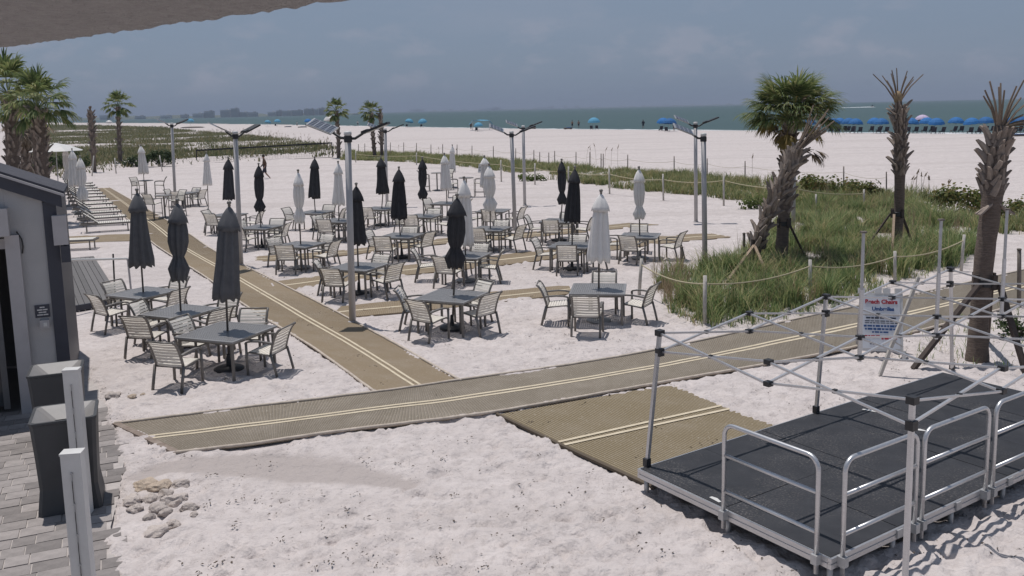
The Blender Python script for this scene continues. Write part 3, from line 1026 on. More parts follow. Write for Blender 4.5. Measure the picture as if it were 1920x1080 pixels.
for px in (772, 779, 783, 790, 845, 872, 905, 915, 924, 928, 934, 1010, 1018, 1030, 1036, 1060, 1082, 1115, 1170, 1250):
    FB.append(px)
    farblock(px, rng.uniform(25, 60), yh(px) - rng.uniform(2.0, 5.5))

# ------------------------------------------------------------------ grasses
def scatter(poly, n, seed, keep=None):
    rs = np.random.RandomState(seed)
    xs = np.array([p[0] for p in poly]); ys = np.array([p[1] for p in poly])
    P_ = []
    tot = 0
    while tot < n:
        x = rs.uniform(xs.min(), xs.max(), n * 3); y = rs.uniform(ys.min(), ys.max(), n * 3)
        k = inpoly(x, y, poly)
        if keep is not None:
            k &= keep(x, y)
        P_.append(np.stack([x[k], y[k]], 1)); tot += k.sum()
    return np.concatenate(P_)[:n]
def grass(name, P_, blades, h0, h1, w0, spread, mat, seed, label, zoff=0.0, lean=1.25):
    rs = np.random.RandomState(seed)
    n = len(P_)
    th = rs.uniform(h0, h1, n) * (0.55 + 1.0 * (vnoise(P_[:, 0] / 1.7, P_[:, 1] / 1.7, seed) + 0.5))
    Nb = n * blades
    base = np.repeat(P_, blades, 0) + rs.normal(0, spread, (Nb, 2))
    h = np.repeat(th, blades) * rs.uniform(0.55, 1.1, Nb)
    a = rs.uniform(0, 2 * np.pi, Nb)
    ln = h * rs.uniform(0.1, lean, Nb)
    dx, dy = np.cos(a), np.sin(a)
    px_, py_ = -dy, dx
    w = w0 * rs.uniform(0.6, 1.3, Nb)
    def pt(f, lf, side):
        return np.stack([base[:, 0] + dx * ln * lf + px_ * w * side, base[:, 1] + dy * ln * lf + py_ * w * side, zoff + h * f], 1)
    v = np.stack([pt(-0.03, 0, -1), pt(-0.03, 0, 1), pt(0.55, 0.3, 0.8), pt(0.55, 0.3, -0.8), pt(0.96, 1.0, 0.1)], 1).reshape(-1, 3)
    k = np.arange(Nb)[:, None] * 5
    f = (k + np.array([0, 1, 2, 3, 3, 2, 4])).ravel()
    me = npmesh(name, v, f, np.tile([4, 3], Nb), mat)
    return tag(obj(name, me), label, None, None, 'stuff')
pl = lambda px: [(p.x, p.y) for p in line(px)]
CL = pl([(1228, 545), (1262, 578), (1330, 606), (1420, 588), (1550, 568), (1660, 524), (1800, 492), (1850, 450), (1800, 400), (1640, 384), (1540, 380), (1500, 398), (1440, 440), (1380, 492), (1290, 512)])
grass('dune_grass', scatter(CL, 900, 1, lambda x, y: vnoise(x / 0.9, y / 0.9, 5) > -0.14), 52, 0.26, 0.72, 0.011, 0.085, M['grass'], 2, 'thick green dune grass round the palms inside the rope')
grass('dune_grass', np.concatenate([scatter(pl([(1222, 556), (1262, 590), (1330, 622), (1430, 606), (1560, 582), (1670, 538), (1800, 506), (1800, 496), (1660, 524), (1550, 566), (1420, 586), (1330, 602), (1265, 574)]), 90, 95), scatter(pl([(1370, 495), (1440, 440), (1500, 398), (1490, 396), (1425, 436), (1355, 495)]), 40, 96)]), 16, 0.14, 0.40, 0.008, 0.06, M['grass'], 97, 'stray tufts of dune grass at the edge of the clump')
grass('dry_grass', scatter(CL, 260, 91), 7, 0.5, 1.0, 0.007, 0.05, M['oat'], 92, 'dry straw stems among the green dune grass', 0.0, 0.5)
grass('dry_grass', scatter(pl([(1215, 520), (1260, 500), (1340, 560), (1260, 580)]), 60, 93), 9, 0.3, 0.7, 0.006, 0.06, M['oat'], 94, 'dry straw stems at the left tip of the grass clump', 0.0, 0.7)
BAND = pl([(640, 302), (740, 306), (840, 312), (900, 319), (960, 327), (1010, 334), (1100, 346), (1200, 358), (1300, 366), (1400, 380), (1500, 396), (1560, 400), (1640, 388), (1800, 404), (1850, 440), (1990, 440), (1990, 412), (1860, 393), (1700, 368), (1540, 352), (1400, 340), (1300, 332), (1200, 325), (1100, 318), (1000, 307), (900, 300), (780, 291), (650, 286)])
gap = lambda x, y: vnoise(x / 2.3, y / 2.3, 9) > -0.24
grass('dune_grass', scatter(BAND, 3600, 3, gap), 20, 0.30, 0.60, 0.018, 0.13, M['grass_far'], 4, 'band of dune grass behind the rope fence')
LEFT = pl([(60, 340), (180, 324), (280, 313), (345, 312), (400, 303), (470, 305), (560, 299), (622, 293), (620, 279), (520, 262), (470, 257), (400, 251), (320, 244), (60, 238)])
gap2 = lambda x, y: vnoise(x / 7, y / 13, 19) > -0.29
grass('dune_grass', scatter(LEFT, 11000, 5, gap2), 13, 0.35, 0.8, 0.06, 0.8, M['grass_left'], 6, 'wide grassy dunes at the left beyond the loungers', 0.12)
LEFT2 = pl([(60, 242), (330, 246), (300, 240), (60, 234)])
grass('dune_grass', scatter(LEFT2, 1600, 51), 9, 0.5, 1.2, 0.14, 1.2, M['grass_left'], 61, 'farthest strip of dune grass at the left', 0.05)
VN = pl([(985, 335), (1050, 343), (1062, 350), (1000, 345)])
grass('sand_sprigs', np.concatenate([scatter(pl([(1640, 640), (1920, 560), (1920, 690), (1700, 690)]), 60, 71), scatter(pl([(1490, 395), (1620, 390), (1560, 430), (1500, 440)]), 60, 72)]), 6, 0.10, 0.25, 0.006, 0.06, M['grass'], 73, 'sparse green sprigs coming up through the sand')
def oats(P_, name, label, seed, h0, h1, one=None):
    r = random.Random(seed)
    b = MB()
    for (x, y) in P_:
        h = r.uniform(h0, h1)
        a = r.uniform(-0.6, 0.9)
        p = [Vector((x, y, 0)), Vector((x + .03 * a * h, y, h * .5)), Vector((x + .12 * a * h, y, h * .85)), Vector((x + .25 * a * h + .05, y, h))]
        b.tube(p, [0.008, 0.008, 0.007, 0.005], 4)
        for k in range(26):
            f = k / 26
            c = p[2].lerp(p[3], f)
            d = Vector((r.uniform(-1, 1), r.uniform(-1, 1), r.uniform(-1.0, 0.3))) * 0.075 * (1.1 - f)
            e = d.cross(Vector((r.random(), r.random(), r.random()))).normalized() * 0.03
            b.add([c - e, c + d, c + e, c - d * 0.3], [(0, 1, 2, 3)])
    o = b.build(name, M['oat'])
    return o
tag(oats(scatter(pl([(470, 262), (620, 284), (624, 276), (470, 252), (390, 250), (390, 256)]), 150, 8), 'sea_oats', '', 8, 1.0, 1.7), 'tawny sea oats along the left dune crest', None, None, 'stuff')
for k, (px, py, hh) in enumerate([(1100, 308, 1.5), (1108, 310, 1.45), (1118, 309, 1.7), (1134, 313, 1.55), (1146, 314, 1.5), (1158, 316, 1.8), (1410, 345, 1.7), (856, 298, 1.0), (824, 295, 1.0), (748, 290, 1.1)]):
    p = G(px, py)
    o = oats([(0, 0)], 'sea_oat', '', 40 + k, hh, hh + 0.1)
    o.location = p
    tag(o, 'tall tawny sea oat stalk above the grass band, %s' % ['leftmost of the middle tuft', 'second of the middle tuft', 'third of the middle tuft', 'fourth of the middle tuft', 'fifth of the middle tuft', 'tallest and rightmost of the middle tuft', 'alone right of the twin light poles', 'by the far white parasol', 'left of the far white parasol', 'near the far bare palm'][k], 'sea oat', 'sea oats over the grass band')
for k, (px, py, hh) in enumerate([(1708, 372, 1.05), (1716, 372, 1.35), (1728, 374, 1.2), (1741, 376, 1.1), (1776, 380, 1.0)]):
    o = oats([(0, 0), (0.05, 0.05)], 'sea_oat', '', 60 + k, hh, hh + 0.1)
    o.location = G(px, py)
    tag(o, 'straw coloured sea oat stalks right of the bare brace palm, %s from the left' % ['first', 'second', 'third', 'fourth', 'fifth'][k], 'sea oat', 'straw sea oats on the right')
def bush(name, px, py, rx, rz, n, mat, label, leaf=0.11, seed=1):
    r = random.Random(seed)
    p = G(px, py)
    t = thing(name, label, 'shrub', p)
    b = MB()
    cl = [(Vector((r.uniform(-.75, .75) * rx, r.uniform(-.6, .6) * rx, rz * r.uniform(0.25, 0.8))), r.uniform(0.25, 0.5)) for _ in range(11)]
    for k in range(n):
        c, rr = r.choice(cl)
        d = Vector((r.gauss(0, 1), r.gauss(0, 1), r.gauss(0, .8))).normalized() * (r.random() ** 0.4) * rr * rx * 0.75
        q = c + d
        q.z = max(0.03, q.z)
        nrm = (d.normalized() + Vector((r.uniform(-.7, .7), r.uniform(-.7, .7), r.uniform(0, 1)))).normalized()
        a = nrm.orthogonal().normalized()
        a = Matrix.Rotation(r.uniform(0, 6.28), 3, nrm) @ a
        c2 = nrm.cross(a)
        s = leaf * r.uniform(0.6, 1.2)
        b.add([q + a * s * .5, q + c2 * s * .4 + a * s * .1, q - a * s * .45 + nrm * s * .08, q - c2 * s * .4 + a * s * .1], [(0, 1, 2, 3)])
    b.build('foliage', mat, t)
    s = MB()
    for c, rr in cl:
        s.tube([(0, 0, -0.02), (c.x * .5, c.y * .5, c.z * .45), tuple(c)], [0.025, 0.018, 0.008], 5)
    s.build('stem', M['dwood'], t)
bush('sea_grape_bush', 1560, 372, 1.7, 1.1, 1500, M['grape'], 'yellow green sea grape bush right of the leaning palm', 0.17, 1)
bush('sea_grape_bush', 1610, 376, 1.3, 0.9, 900, M['grape'], 'lower sea grape bush just left of the bare brace palm', 0.16, 2)
bush('sea_grape_bush', 1785, 402, 1.5, 1.15, 1300, M['grape'], 'sea grape bush between the two bare palms', 0.17, 3)
bush('sea_grape_bush', 1880, 410, 1.2, 0.7, 700, M['grape'], 'low sea grape bush right of the rightmost palm', 0.16, 4)
bush('beach_shrub', 1905, 632, 0.40, 0.42, 420, M['shrub'], 'small dark green shrub on the sand at the right edge', 0.07, 5)
bush('beach_shrub', 302, 315, 1.4, 1.8, 900, M['shrub'], 'dark green shrub behind the far left white parasol', 0.22, 6)
bush('beach_shrub', 262, 314, 1.5, 1.2, 700, M['shrub'], 'low dark shrub between the two far left palms', 0.22, 7)
bush('beach_shrub', 128, 322, 2.2, 2.2, 1300, M['shrub'], 'tall dark shrub behind the folded white lounger parasols', 0.24, 8)
bush('beach_vine', 1000, 338, 1.1, 0.35, 420, M['vine'], 'green beach vine creeping at the foot of the grass near the light pole', 0.16, 9)
bush('beach_vine', 1440, 388, 1.6, 0.4, 700, M['vine'], 'green beach vine at the rope left of the leaning palm', 0.15, 10)

# ------------------------------------------------------------------ palms
def frond(b, base, d, L, r, droop, nleaf=26, fan=1.25, w=0.03):
    """costapalmate sabal leaf: stalk, then a fan of narrow drooping leaflets"""
    up = Vector((0, 0, 1))
    d = d.normalized()
    side = d.cross(up)
    if side.length < 0.1:
        side = Vector((1, 0, 0))
    side.normalize()
    nrm = side.cross(d).normalized()
    pts = []
    p = Vector(base)
    dd = d.copy()
    for i in range(5):
        pts.append(p.copy())
        p = p + dd * L * 0.14
        dd = (dd + Vector((0, 0, -droop * 0.12))).normalized()
    b.tube(pts, [0.022, 0.018, 0.015, 0.012, 0.010], 4)
    hub = pts[-1]
    for k in range(nleaf):
        a = (k / (nleaf - 1) - 0.5) * 2 * fan
        dir_ = (dd * math.cos(a) + side * math.sin(a) + nrm * r.uniform(-.15, .2)).normalized()
        l = L * 0.52 * (0.72 + 0.28 * math.cos(a)) * r.uniform(0.85, 1.1)
        st = hub + dd * (L * 0.10 * math.cos(a) ** 2)
        wv = dir_.cross(nrm).normalized() * w * r.uniform(.8, 1.2)
        g = Vector((0, 0, -1))
        p1 = st + dir_ * l * 0.5 + g * l * 0.05 * droop
        d2 = (dir_ + g * (0.25 + 0.5 * droop) * r.uniform(.5, 1.3)).normalized()
        p2 = p1 + d2 * l * 0.32
        d3 = (d2 + g * (0.4 + 0.6 * droop) * r.uniform(.4, 1.3)).normalized()
        p3 = p2 + d3 * l * 0.25
        b.add([st - wv * .4, st + wv * .4, p1 + wv, p1 - wv, p2 + wv * .7, p2 - wv * .7, p3], [(0, 1, 2, 3), (3, 2, 4, 5), (5, 4, 6)])
def path_at(pts, f):
    t = f * (len(pts) - 1)
    i = min(int(t), len(pts) - 2)
    return pts[i].lerp(pts[i + 1], t - i), (pts[i + 1] - pts[i]).normalized()
boot_mesh = {}
def bootmesh(L, w):
    key = (round(L, 2), round(w, 2))
    if key in boot_mesh:
        return boot_mesh[key]
    # split leaf base: a flattened wedge rising and leaning outwards along +z, outwards = +x
    b = MB()
    pr = [(0.0, 1.0, 0.035), (0.35, 0.85, 0.04), (0.75, 0.6, 0.035), (1.0, 0.42, 0.02)]
    ring = []
    for f, ww, th in pr:
        x = 0.02 + 0.42 * L * f ** 1.6
        z = L * f
        ring.append([(x - th, -w * ww / 2, z), (x + th * .6, -w * ww * .3, z), (x + th * .6, w * ww * .3, z), (x - th, w * ww / 2, z)])
    for a, c in zip(ring[:-1], ring[1:]):
        b.add(a + c, [(0, 1, 5, 4), (1, 2, 6, 5), (2, 3, 7, 6), (3, 0, 4, 7)])
    b.add(ring[-1], [(0, 1, 2, 3)]); b.add(ring[0], [(3, 2, 1, 0)])
    boot_mesh[key] = b.mesh('leaf_base', M['boot'])
    return boot_mesh[key]
def boots(t, pts, f0, f1, rows, per, R, L, w, seed, joined=False, flare=0.0):
    r = random.Random(seed)
    jb = MB()
    me = bootmesh(L, w)
    for i in range(rows):
        f = f0 + (f1 - f0) * i / (rows - 1)
        p, d = path_at(pts, f)
        for k in range(per):
            a = 2 * math.pi * (k + 0.5 * (i % 2)) / per + r.uniform(-.15, .15)
            q = Vector((0, 0, 1)).rotation_difference(d).to_matrix()
            rz = Matrix.Rotation(a, 3, 'Z')
            # leaf bases spiral, each tilted to one side so that they cross
            tilt = Matrix.Rotation(rad(24 if (i + k) % 2 else -24) + r.uniform(-.25, .25), 3, 'X')
            lean = Matrix.Rotation(r.uniform(-0.3, 0.3) + flare, 3, 'Y')
            Rm = q @ rz @ tilt @ lean
            if r.random() < 0.08:
                continue
            sc = r.uniform(0.65, 1.25)
            loc = p + q @ rz @ Vector((R * 0.86, 0, -0.04))
            Mx = Matrix.Translation(loc) @ (Rm * sc).to_4x4()
            if joined:
                jb.add([Mx @ v.co for v in me.vertices], [tuple(pl_.vertices) for pl_ in me.polygons])
            else:
                o = obj('leaf_base', me, t)
                o.matrix_basis = Mx
    if joined:
        o = jb.build('leaf_bases', M['boot'], t)
        o['kind'] = 'stuff'
def stubs(t, top, d, n, L, spread, seed, r0=0.022, name='cut_stalk'):
    r = random.Random(seed)
    for k in range(n):
        a = 2 * math.pi * k / n + r.uniform(-.3, .3)
        f = (k * 5 % n) / (n - 1) * 2 - 1
        v = (d + Vector((f * spread * r.uniform(.75, 1.1), r.uniform(-.45, .45) * spread, 0))).normalized()
        l = L * r.uniform(.7, 1.1)
        MB().tube([top - d * 0.15, top + v * l * .5, top + v * l + Vector((0, 0, -.02))], [r0 * 1.5, r0, r0 * .8], 5).build(name, M['stub'], t)
def palm(label, basepx, trunk_px, rads, crown=None, seed=1, name='palm_tree'):
    """trunk_px: photo points up the trunk; palm stands at its base point"""
    B = G(*basepx)
    pts = [B - Vector((0, 0, 0.1))] + [V(u, v, B.y) for u, v in trunk_px]
    t = thing(name, label, 'palm', B)
    loc = [p - B for p in pts]
    sm = smooth_line(loc, 24)
    rr = [float(np.interp(i / 24, np.linspace(0, 1, len(rads)), rads)) * (1 + 0.03 * math.sin(i * 2.1)) for i in range(25)]
    MB().tube(sm, rr, 14).build('trunk', M['trunk'], t, True)
    return t, sm, B
def crown(t, top, n, L, seed, mat='frond', up=0.2, w=0.03, name='crown', nleaf=26, low=-0.5, emax=80, dr=1.0):
    r = random.Random(seed)
    b = MB()
    for k in range(n):
        a = k * 2.39996 + r.uniform(-.2, .2)
        f = (k + .5) / n
        e = rad(emax) * (1 - f) + math.asin(max(-.95, low)) * f + r.uniform(-.12, .12)
        d = Vector((math.cos(a) * math.cos(e), math.sin(a) * math.cos(e), math.sin(e) + up * .3))
        frond(b, top + d * 0.08, d, L * r.uniform(.85, 1.1), r, (0.35 + 0.75 * f) * dr, nleaf, 1.2, w)
    b.build(name, mat if not isinstance(mat, str) else M[mat], t)
# palm A: upright, green crown; palm B: leaning in front of it, cut crown
t, sm, B = palm('upright sabal palm with full green fan crown behind a leaning trunk', (1464, 492), [(1468, 430), (1474, 350), (1480, 280), (1484, 215)], [0.19, 0.175, 0.17, 0.17, 0.13], seed=1)
boots(t, sm, 0.36, 0.92, 13, 5, 0.17, 0.30, 0.13, 3)
top = sm[-1] - Vector((0, 0, .05))
crown(t, top - Vector((0, 0, .12)), 58, 1.30, 5, 'frond', w=0.021, nleaf=32, low=0.02, emax=60, dr=0.6)
crown(t, top - Vector((0, -.05, .05)), 8, 1.0, 6, 'frond_y', up=-0.2, w=0.028, name='yellow_fronds', low=-0.75)
crown(t, top - Vector((0, 0, .05)), 7, 0.75, 7, 'frond_d', up=-0.4, w=0.022, name='dead_fronds', low=-0.8)
t, sm, B = palm('palm leaning to the right with a cut off crown, before the green palm', (1404, 514), [(1425, 440), (1452, 372), (1480, 318), (1496, 282)], [0.16, 0.15, 0.16, 0.17, 0.10], seed=2)
boots(t, sm, 0.18, 0.97, 20, 6, 0.15, 0.33, 0.14, 13)
d = (sm[-1] - sm[-3]).normalized()
stubs(t, sm[-1], (d + Vector((.45, 0, .0))).normalized(), 12, 1.25, 0.5, 4)
r_ = random.Random(9)
b = MB()
for k in range(4):
    frond(b, sm[-1], Vector((0.8 + .3 * r_.random(), r_.uniform(-.4, .4), 0.1 * k - .15)), 0.75, r_, 0.9, 14, .7, .02)
b.build('dead_fronds', M['frond_d'], t)
tB = t
# palm C: tall bare palm, middle right
t, sm, B = palm('tall bare palm braced by three timber props, crown cut to stubs', (1676, 474), [(1684, 420), (1687, 340), (1688, 255), (1684, 186)], [0.16, 0.145, 0.15, 0.17, 0.10], seed=3)
boots(t, sm, 0.545, 0.93, 16, 6, 0.15, 0.28, 0.11, 23)
stubs(t, sm[-1], Vector((0, 0, 1)), 11, 1.0, 0.95, 14, 0.019)
MB().lathe([(0.08, -.15), (.13, 0), (.12, .14), (.05, .24)], 9, sm[-1]).build('heart', M['fiber'], t, True)
tC, smC, BC = t, sm, B
# palm D: nearest bare palm at the right
t, sm, B = palm('nearest bare palm at the right edge with thick criss cross leaf bases', (1832, 676), [(1836, 600), (1846, 480), (1858, 390), (1868, 300), (1876, 236)], [0.20, 0.155, 0.16, 0.165, 0.175, 0.10], seed=4)
boots(t, sm, 0.66, 0.93, 13, 6, 0.155, 0.25, 0.13, 33)
stubs(t, sm[-1], (Vector((0.1, 0, 1))).normalized(), 11, 0.80, 0.8, 15, 0.018)
r_ = random.Random(19)
b = MB()
for k in range(9):
    frond(b, sm[-1] + Vector((0, 0, -.05)), Vector((1.0, r_.uniform(-.5, .5), r_.uniform(.15, .9))), 0.85, r_, 1.0, 16, .6, .02)
b.build('dead_fronds', M['frond_d'], t)
q = MB()
for k in range(4):
    a = (-2.7, -.3, 2.6, .5)[k]
    p = path_at(sm, 0.62)[0]
    e = p + Vector((math.cos(a) * .33, math.sin(a) * .15 - .12, -.18))
    q.bar(p + Vector((0, -.1, .05)), e, .07, .03)
q.build('drooping_leaf_base', M['boot'], t)
tD, smD, BD = t, sm, B
# props of the braced palms
def braces(label, B, top_h, trunk_x, feet, mats, w=0.07, cat='brace', band=None):
    t = thing('palm_brace', label, cat, B)
    b = MB()
    b.lathe([(0.185, -.07), (0.195, -.06), (0.195, .06), (0.185, .07)], 12, (trunk_x, 0, top_h))
    b.build('strap', M['black'], t)
    for k, f_ in enumerate(feet):
        e = G(*f_) - B
        a = Vector((trunk_x + (0.17 if e.x > trunk_x else -.17), (0.1 if e.y > 0.1 else -.17), top_h))
        MB().bar(a, e, w, w * .6).build('prop', mats[k], t)
    for k in range(4):
        a = k * math.pi / 2 + .4
        MB().box((trunk_x + math.cos(a) * .2, math.sin(a) * .2, top_h + .02), (.05, .09, .26), a).build('batten', M['dwood'], t)
braces('three timber props strapped round the tall bare palm', BC, 1.2, 0.06, [(1618, 474), (1672, 490), (1716, 470)], [M['dwood'], M['wood'], M['dwood']])
braces('dark heavy props strapped round the nearest bare palm', BD, 1.42, 0.06, [(1712, 692), (1924, 700), (1850, 640)], [M['dwood'], M['dwood'], M['dwood']], 0.10)
B = G(1404, 514)
braces('pale and dark props strapped round the leaning palm', B, 0.82, 0.26, [(1358, 534), (1447, 535), (1348, 514)], [M['wood'], M['wood'], M['dwood']], 0.075)
braces('dark props bracing the upright green palm', G(1464, 492), 1.15, 0.07, [(1512, 486), (1500, 462)], [M['dwood'], M['dwood']], 0.06)
# distant palms
def far_palm(label, base, mid, topp, r0, crownL, n, seed, stub=False, w=.05, bootrows=9):
    t, sm, B = palm(label, base, [mid, topp], [r0, r0 * .9, r0 * .85], seed=seed)
    if stub:
        boots(t, sm, 0.3, 0.95, bootrows + 4, 5, r0, r0 * 1.9, r0 * 1.2, seed, True)
        stubs(t, sm[-1], Vector((0, 0, 1)), 9, crownL, .5, seed, .03)
    else:
        boots(t, sm, 0.2, 0.95, bootrows, 5, r0, r0 * 1.5, r0 * 1.1, seed, True)
        crown(t, sm[-1], n, crownL, seed, 'frond', w=w, nleaf=18)
    return t
far_palm('far left palm with round green crown above the dune', (226, 312), (223, 250), (221, 200), .2, 1.35, 26, 61)
far_palm('far left bare palm with cut crown beside the round green palm', (177, 326), (173, 260), (169, 208), .19, .45, 0, 62, True)
far_palm('small palm at the end of the volleyball net', (635, 298), (634, 250), (630, 208), .2, 1.2, 24, 63)
far_palm('green topped palm of the far pair by the dune fence', (703, 296), (699, 252), (695, 212), .2, 1.15, 24, 64)
far_palm('bare cut palm of the far pair by the dune fence', (716, 296), (715, 252), (713, 212), .17, .55, 0, 65, True)
# palm cluster behind the bar roof at the left
t, sm, B = palm('stout palm with rough trunk behind the bar roof, right of its cluster', (88, 420), [(80, 340), (74, 260), (70, 205)], [.30, .30, .30, .22], seed=66)
boots(t, sm, 0.05, 0.97, 17, 8, .29, .36, .2, 66)
crown(t, sm[-1], 30, 1.55, 67, 'frond', w=.04, nleaf=24, low=-.3)
t, sm, B = palm('stout palm at the left edge behind the bar roof', (30, 405), [(25, 320), (22, 240), (16, 178)], [.30, .30, .30, .22], seed=68)
boots(t, sm, 0.05, 0.97, 17, 8, .29, .36, .2, 68)
crown(t, sm[-1], 30, 1.9, 69, 'frond', w=.045, nleaf=24, low=-.3)
t, sm, B = palm('partly hidden palm between the two stout palms behind the bar', (52, 385), [(50, 310), (46, 240)], [.28, .28, .26], seed=70)
boots(t, sm, 0.05, 0.97, 12, 7, .27, .36, .2, 70)
crown(t, sm[-1] + Vector((0, 0, .2)), 16, 1.3, 71, 'frond_d', w=.04, nleaf=20, low=-.9, up=-.4)

# ------------------------------------------------------------------ terrace furniture
CH = {}
def chair_parts():
    hw = 0.27
    back = [(-0.20, 0.40), (-0.225, 0.50), (-0.255, 0.60), (-0.292, 0.70), (-0.338, 0.79), (-0.392, 0.855), (-0.42, 0.872)]
    seat = [(0.25, 0.425), (0.22, 0.44), (0.10, 0.435), (-0.05, 0.418), (-0.19, 0.400)]
    def leg(pts):
        return MB().tube(pts, [0.026] * len(pts), 6)
    for s, nm in ((-1, 'l'), (1, 'r')):
        y = s * (hw + 0.02)
        CH['leg_f' + nm] = ('leg', leg([(0.255, y, -0.03), (0.262, y, 0.3), (0.26, y, 0.60)]).mesh('leg', M['frame'], True))
        CH['leg_r' + nm] = ('leg', leg([(-0.33, y, -0.03), (-0.275, y, 0.2), (-0.215, y, 0.42)]).mesh('leg', M['frame'], True))
        a = MB()
        ap = [(0.27, 0.585), (0.25, 0.618), (0.15, 0.640), (0.0, 0.645), (-0.15, 0.632), (-0.262, 0.618)]
        for p, q in zip(ap[:-1], ap[1:]):
            a.bar((p[0], y, p[1]), (q[0], y, q[1]), 0.056, 0.028)
        CH['arm' + nm] = ('armrest', a.mesh('armrest', M['frame']))
    b = MB()
    for s in (-1, 1):
        b.tube([(x, s * hw, z) for x, z in back], 0.024, 6)
    b.tube([(back[-1][0], -hw, back[-1][1]), (back[-1][0], hw, back[-1][1])], 0.016, 6)
    CH['bf'] = ('back_frame', b.mesh('back_frame', M['frame'], True))
    b = MB()
    for s in (-1, 1):
        b.tube([(x, s * hw, z - .012) for x, z in seat], 0.018, 6)
    b.tube([(0.25, -hw, .415), (0.25, hw, .415)], 0.016, 6)
    b.tube([(-0.2, -hw, .39), (-0.2, hw, .39)], 0.016, 6)
    CH['sf'] = ('seat_frame', b.mesh('seat_frame', M['frame'], True))
    def straps(prof, n, wd, nm):
        L = [0]
        for p, q in zip(prof[:-1], prof[1:]):
            L.append(L[-1] + math.dist(p, q))
        def at(s):
            return (float(np.interp(s, L, [p[0] for p in prof])), float(np.interp(s, L, [p[1] for p in prof])))
        m_ = MB()
        st = L[-1] / n
        for k in range(n):
            p, q = at(k * st + st * .04), at(k * st + st * .04 + wd)
            sg = []
            for y in (-hw, 0, hw):
                dip = 0.012 if y == 0 else 0
                sg.append((y, dip))
            for (y0, d0), (y1, d1) in zip(sg[:-1], sg[1:]):
                nx, nz = -(q[1] - p[1]), (q[0] - p[0])
                l = math.hypot(nx, nz); nx, nz = nx / l, nz / l
                if nz < 0 or (nm == 'backrest' and nx > 0):
                    pass
                def P3(pp, y, dd, off):
                    return (pp[0] - abs(nx) * dd + nx * off, y, pp[1] - abs(nz) * dd + nz * off)
                m_.hexa([P3(p, y0, d0, .005), P3(q, y0, d0, .005), P3(q, y1, d1, .005), P3(p, y1, d1, .005)],
                        [P3(p, y0, d0, -.005), P3(q, y0, d0, -.005), P3(q, y1, d1, -.005), P3(p, y1, d1, -.005)])
        return (nm, m_.mesh(nm, M['strap']))
    CH['seat'] = straps(seat, 8, 0.043, 'seat')
    CH['back'] = straps(back[:-1], 8, 0.047, 'backrest')
chair_parts()
def place(parts, name, label, cat, loc, rz, group, scale=None):
    t = thing(name, label, cat, loc, rz, group)
    for nm, me in parts.values():
        obj(nm, me, t)
    if scale:
        t.scale = scale
    return t
# tall bar chair = the same chair on long legs with a footrest
BC_ = {}
for k, (nm, me) in CH.items():
    if nm == 'leg':
        continue
    m2 = me.copy()
    for v in m2.vertices:
        v.co.z += 0.32
        v.co.y *= 0.9
    BC_[k] = (nm, m2)
for i, (x0, x1, z) in enumerate(((0.27, 0.255, .92), (-.28, -.21, .74))):
    for s in (-1, 1):
        BC_['l%d%d' % (i, s)] = ('leg', MB().tube([(x0, s * .265, -.03), (x1, s * .26, z)], .02, 6).mesh('leg', M['frame'], True))
fb = MB()
for a, b in (((.268, -.26, .3), (.268, .26, .3)), ((-.255, -.26, .2), (-.255, .26, .2)), ((.268, -.26, .25), (-.25, -.26, .25)), ((.268, .26, .25), (-.25, .26, .25))):
    fb.tube([a, b], .014, 6)
BC_['foot'] = ('footrest', fb.mesh('footrest', M['frame'], True))
def table_parts(s, h=0.72, leg=0.022):
    D = {}
    t = MB()
    hs_ = s / 2
    for x, y, dx, dy in ((0, -hs_ + .025, s, .05), (0, hs_ - .025, s, .05), (-hs_ + .025, 0, .05, s - .1), (hs_ - .025, 0, .05, s - .1)):
        t.box((x, y, h - .017), (dx, dy, .034))
    D['rim'] = ('table_rim', t.mesh('table_rim', M['table']))
    g = MB()
    n = int((s - .1) / 0.042)
    st = (s - .1) / n
    for i in range(n):
        c = -hs_ + .05 + (i + .5) * st
        g.box((c, 0, h - .009), (st * .62, s - .1, .010))
        g.box((0, c, h - .0075), (s - .1, st * .62, .009))
    g.lathe([(.055, h - .02), (.055, h), (.03, h + .004)], 12)
    D['top'] = ('perforated_top', g.mesh('perforated_top', M['table']))
    for i, (a, b) in enumerate(((-1, -1), (1, -1), (1, 1), (-1, 1))):
        k = hs_ - .07
        D['leg%d' % i] = ('leg', MB().bar((a * k, b * k, h - .03), (a * (k + .01), b * (k + .01), -.04), .042).mesh('leg', M['frame']))
    ap = MB()
    for a, b in (((-1, -1), (1, -1)), ((1, -1), (1, 1)), ((1, 1), (-1, 1)), ((-1, 1), (-1, -1))):
        k = hs_ - .07
        ap.bar((a[0] * k, a[1] * k, h - .06), (b[0] * k, b[1] * k, h - .06), .025, .04)
    D['apron'] = ('apron', ap.mesh('apron', M['frame']))
    return D
TP = {}
def get_table(s, h=.72):
    k = (round(s, 2), h)
    if k not in TP:
        TP[k] = table_parts(s, h)
    return TP[k]
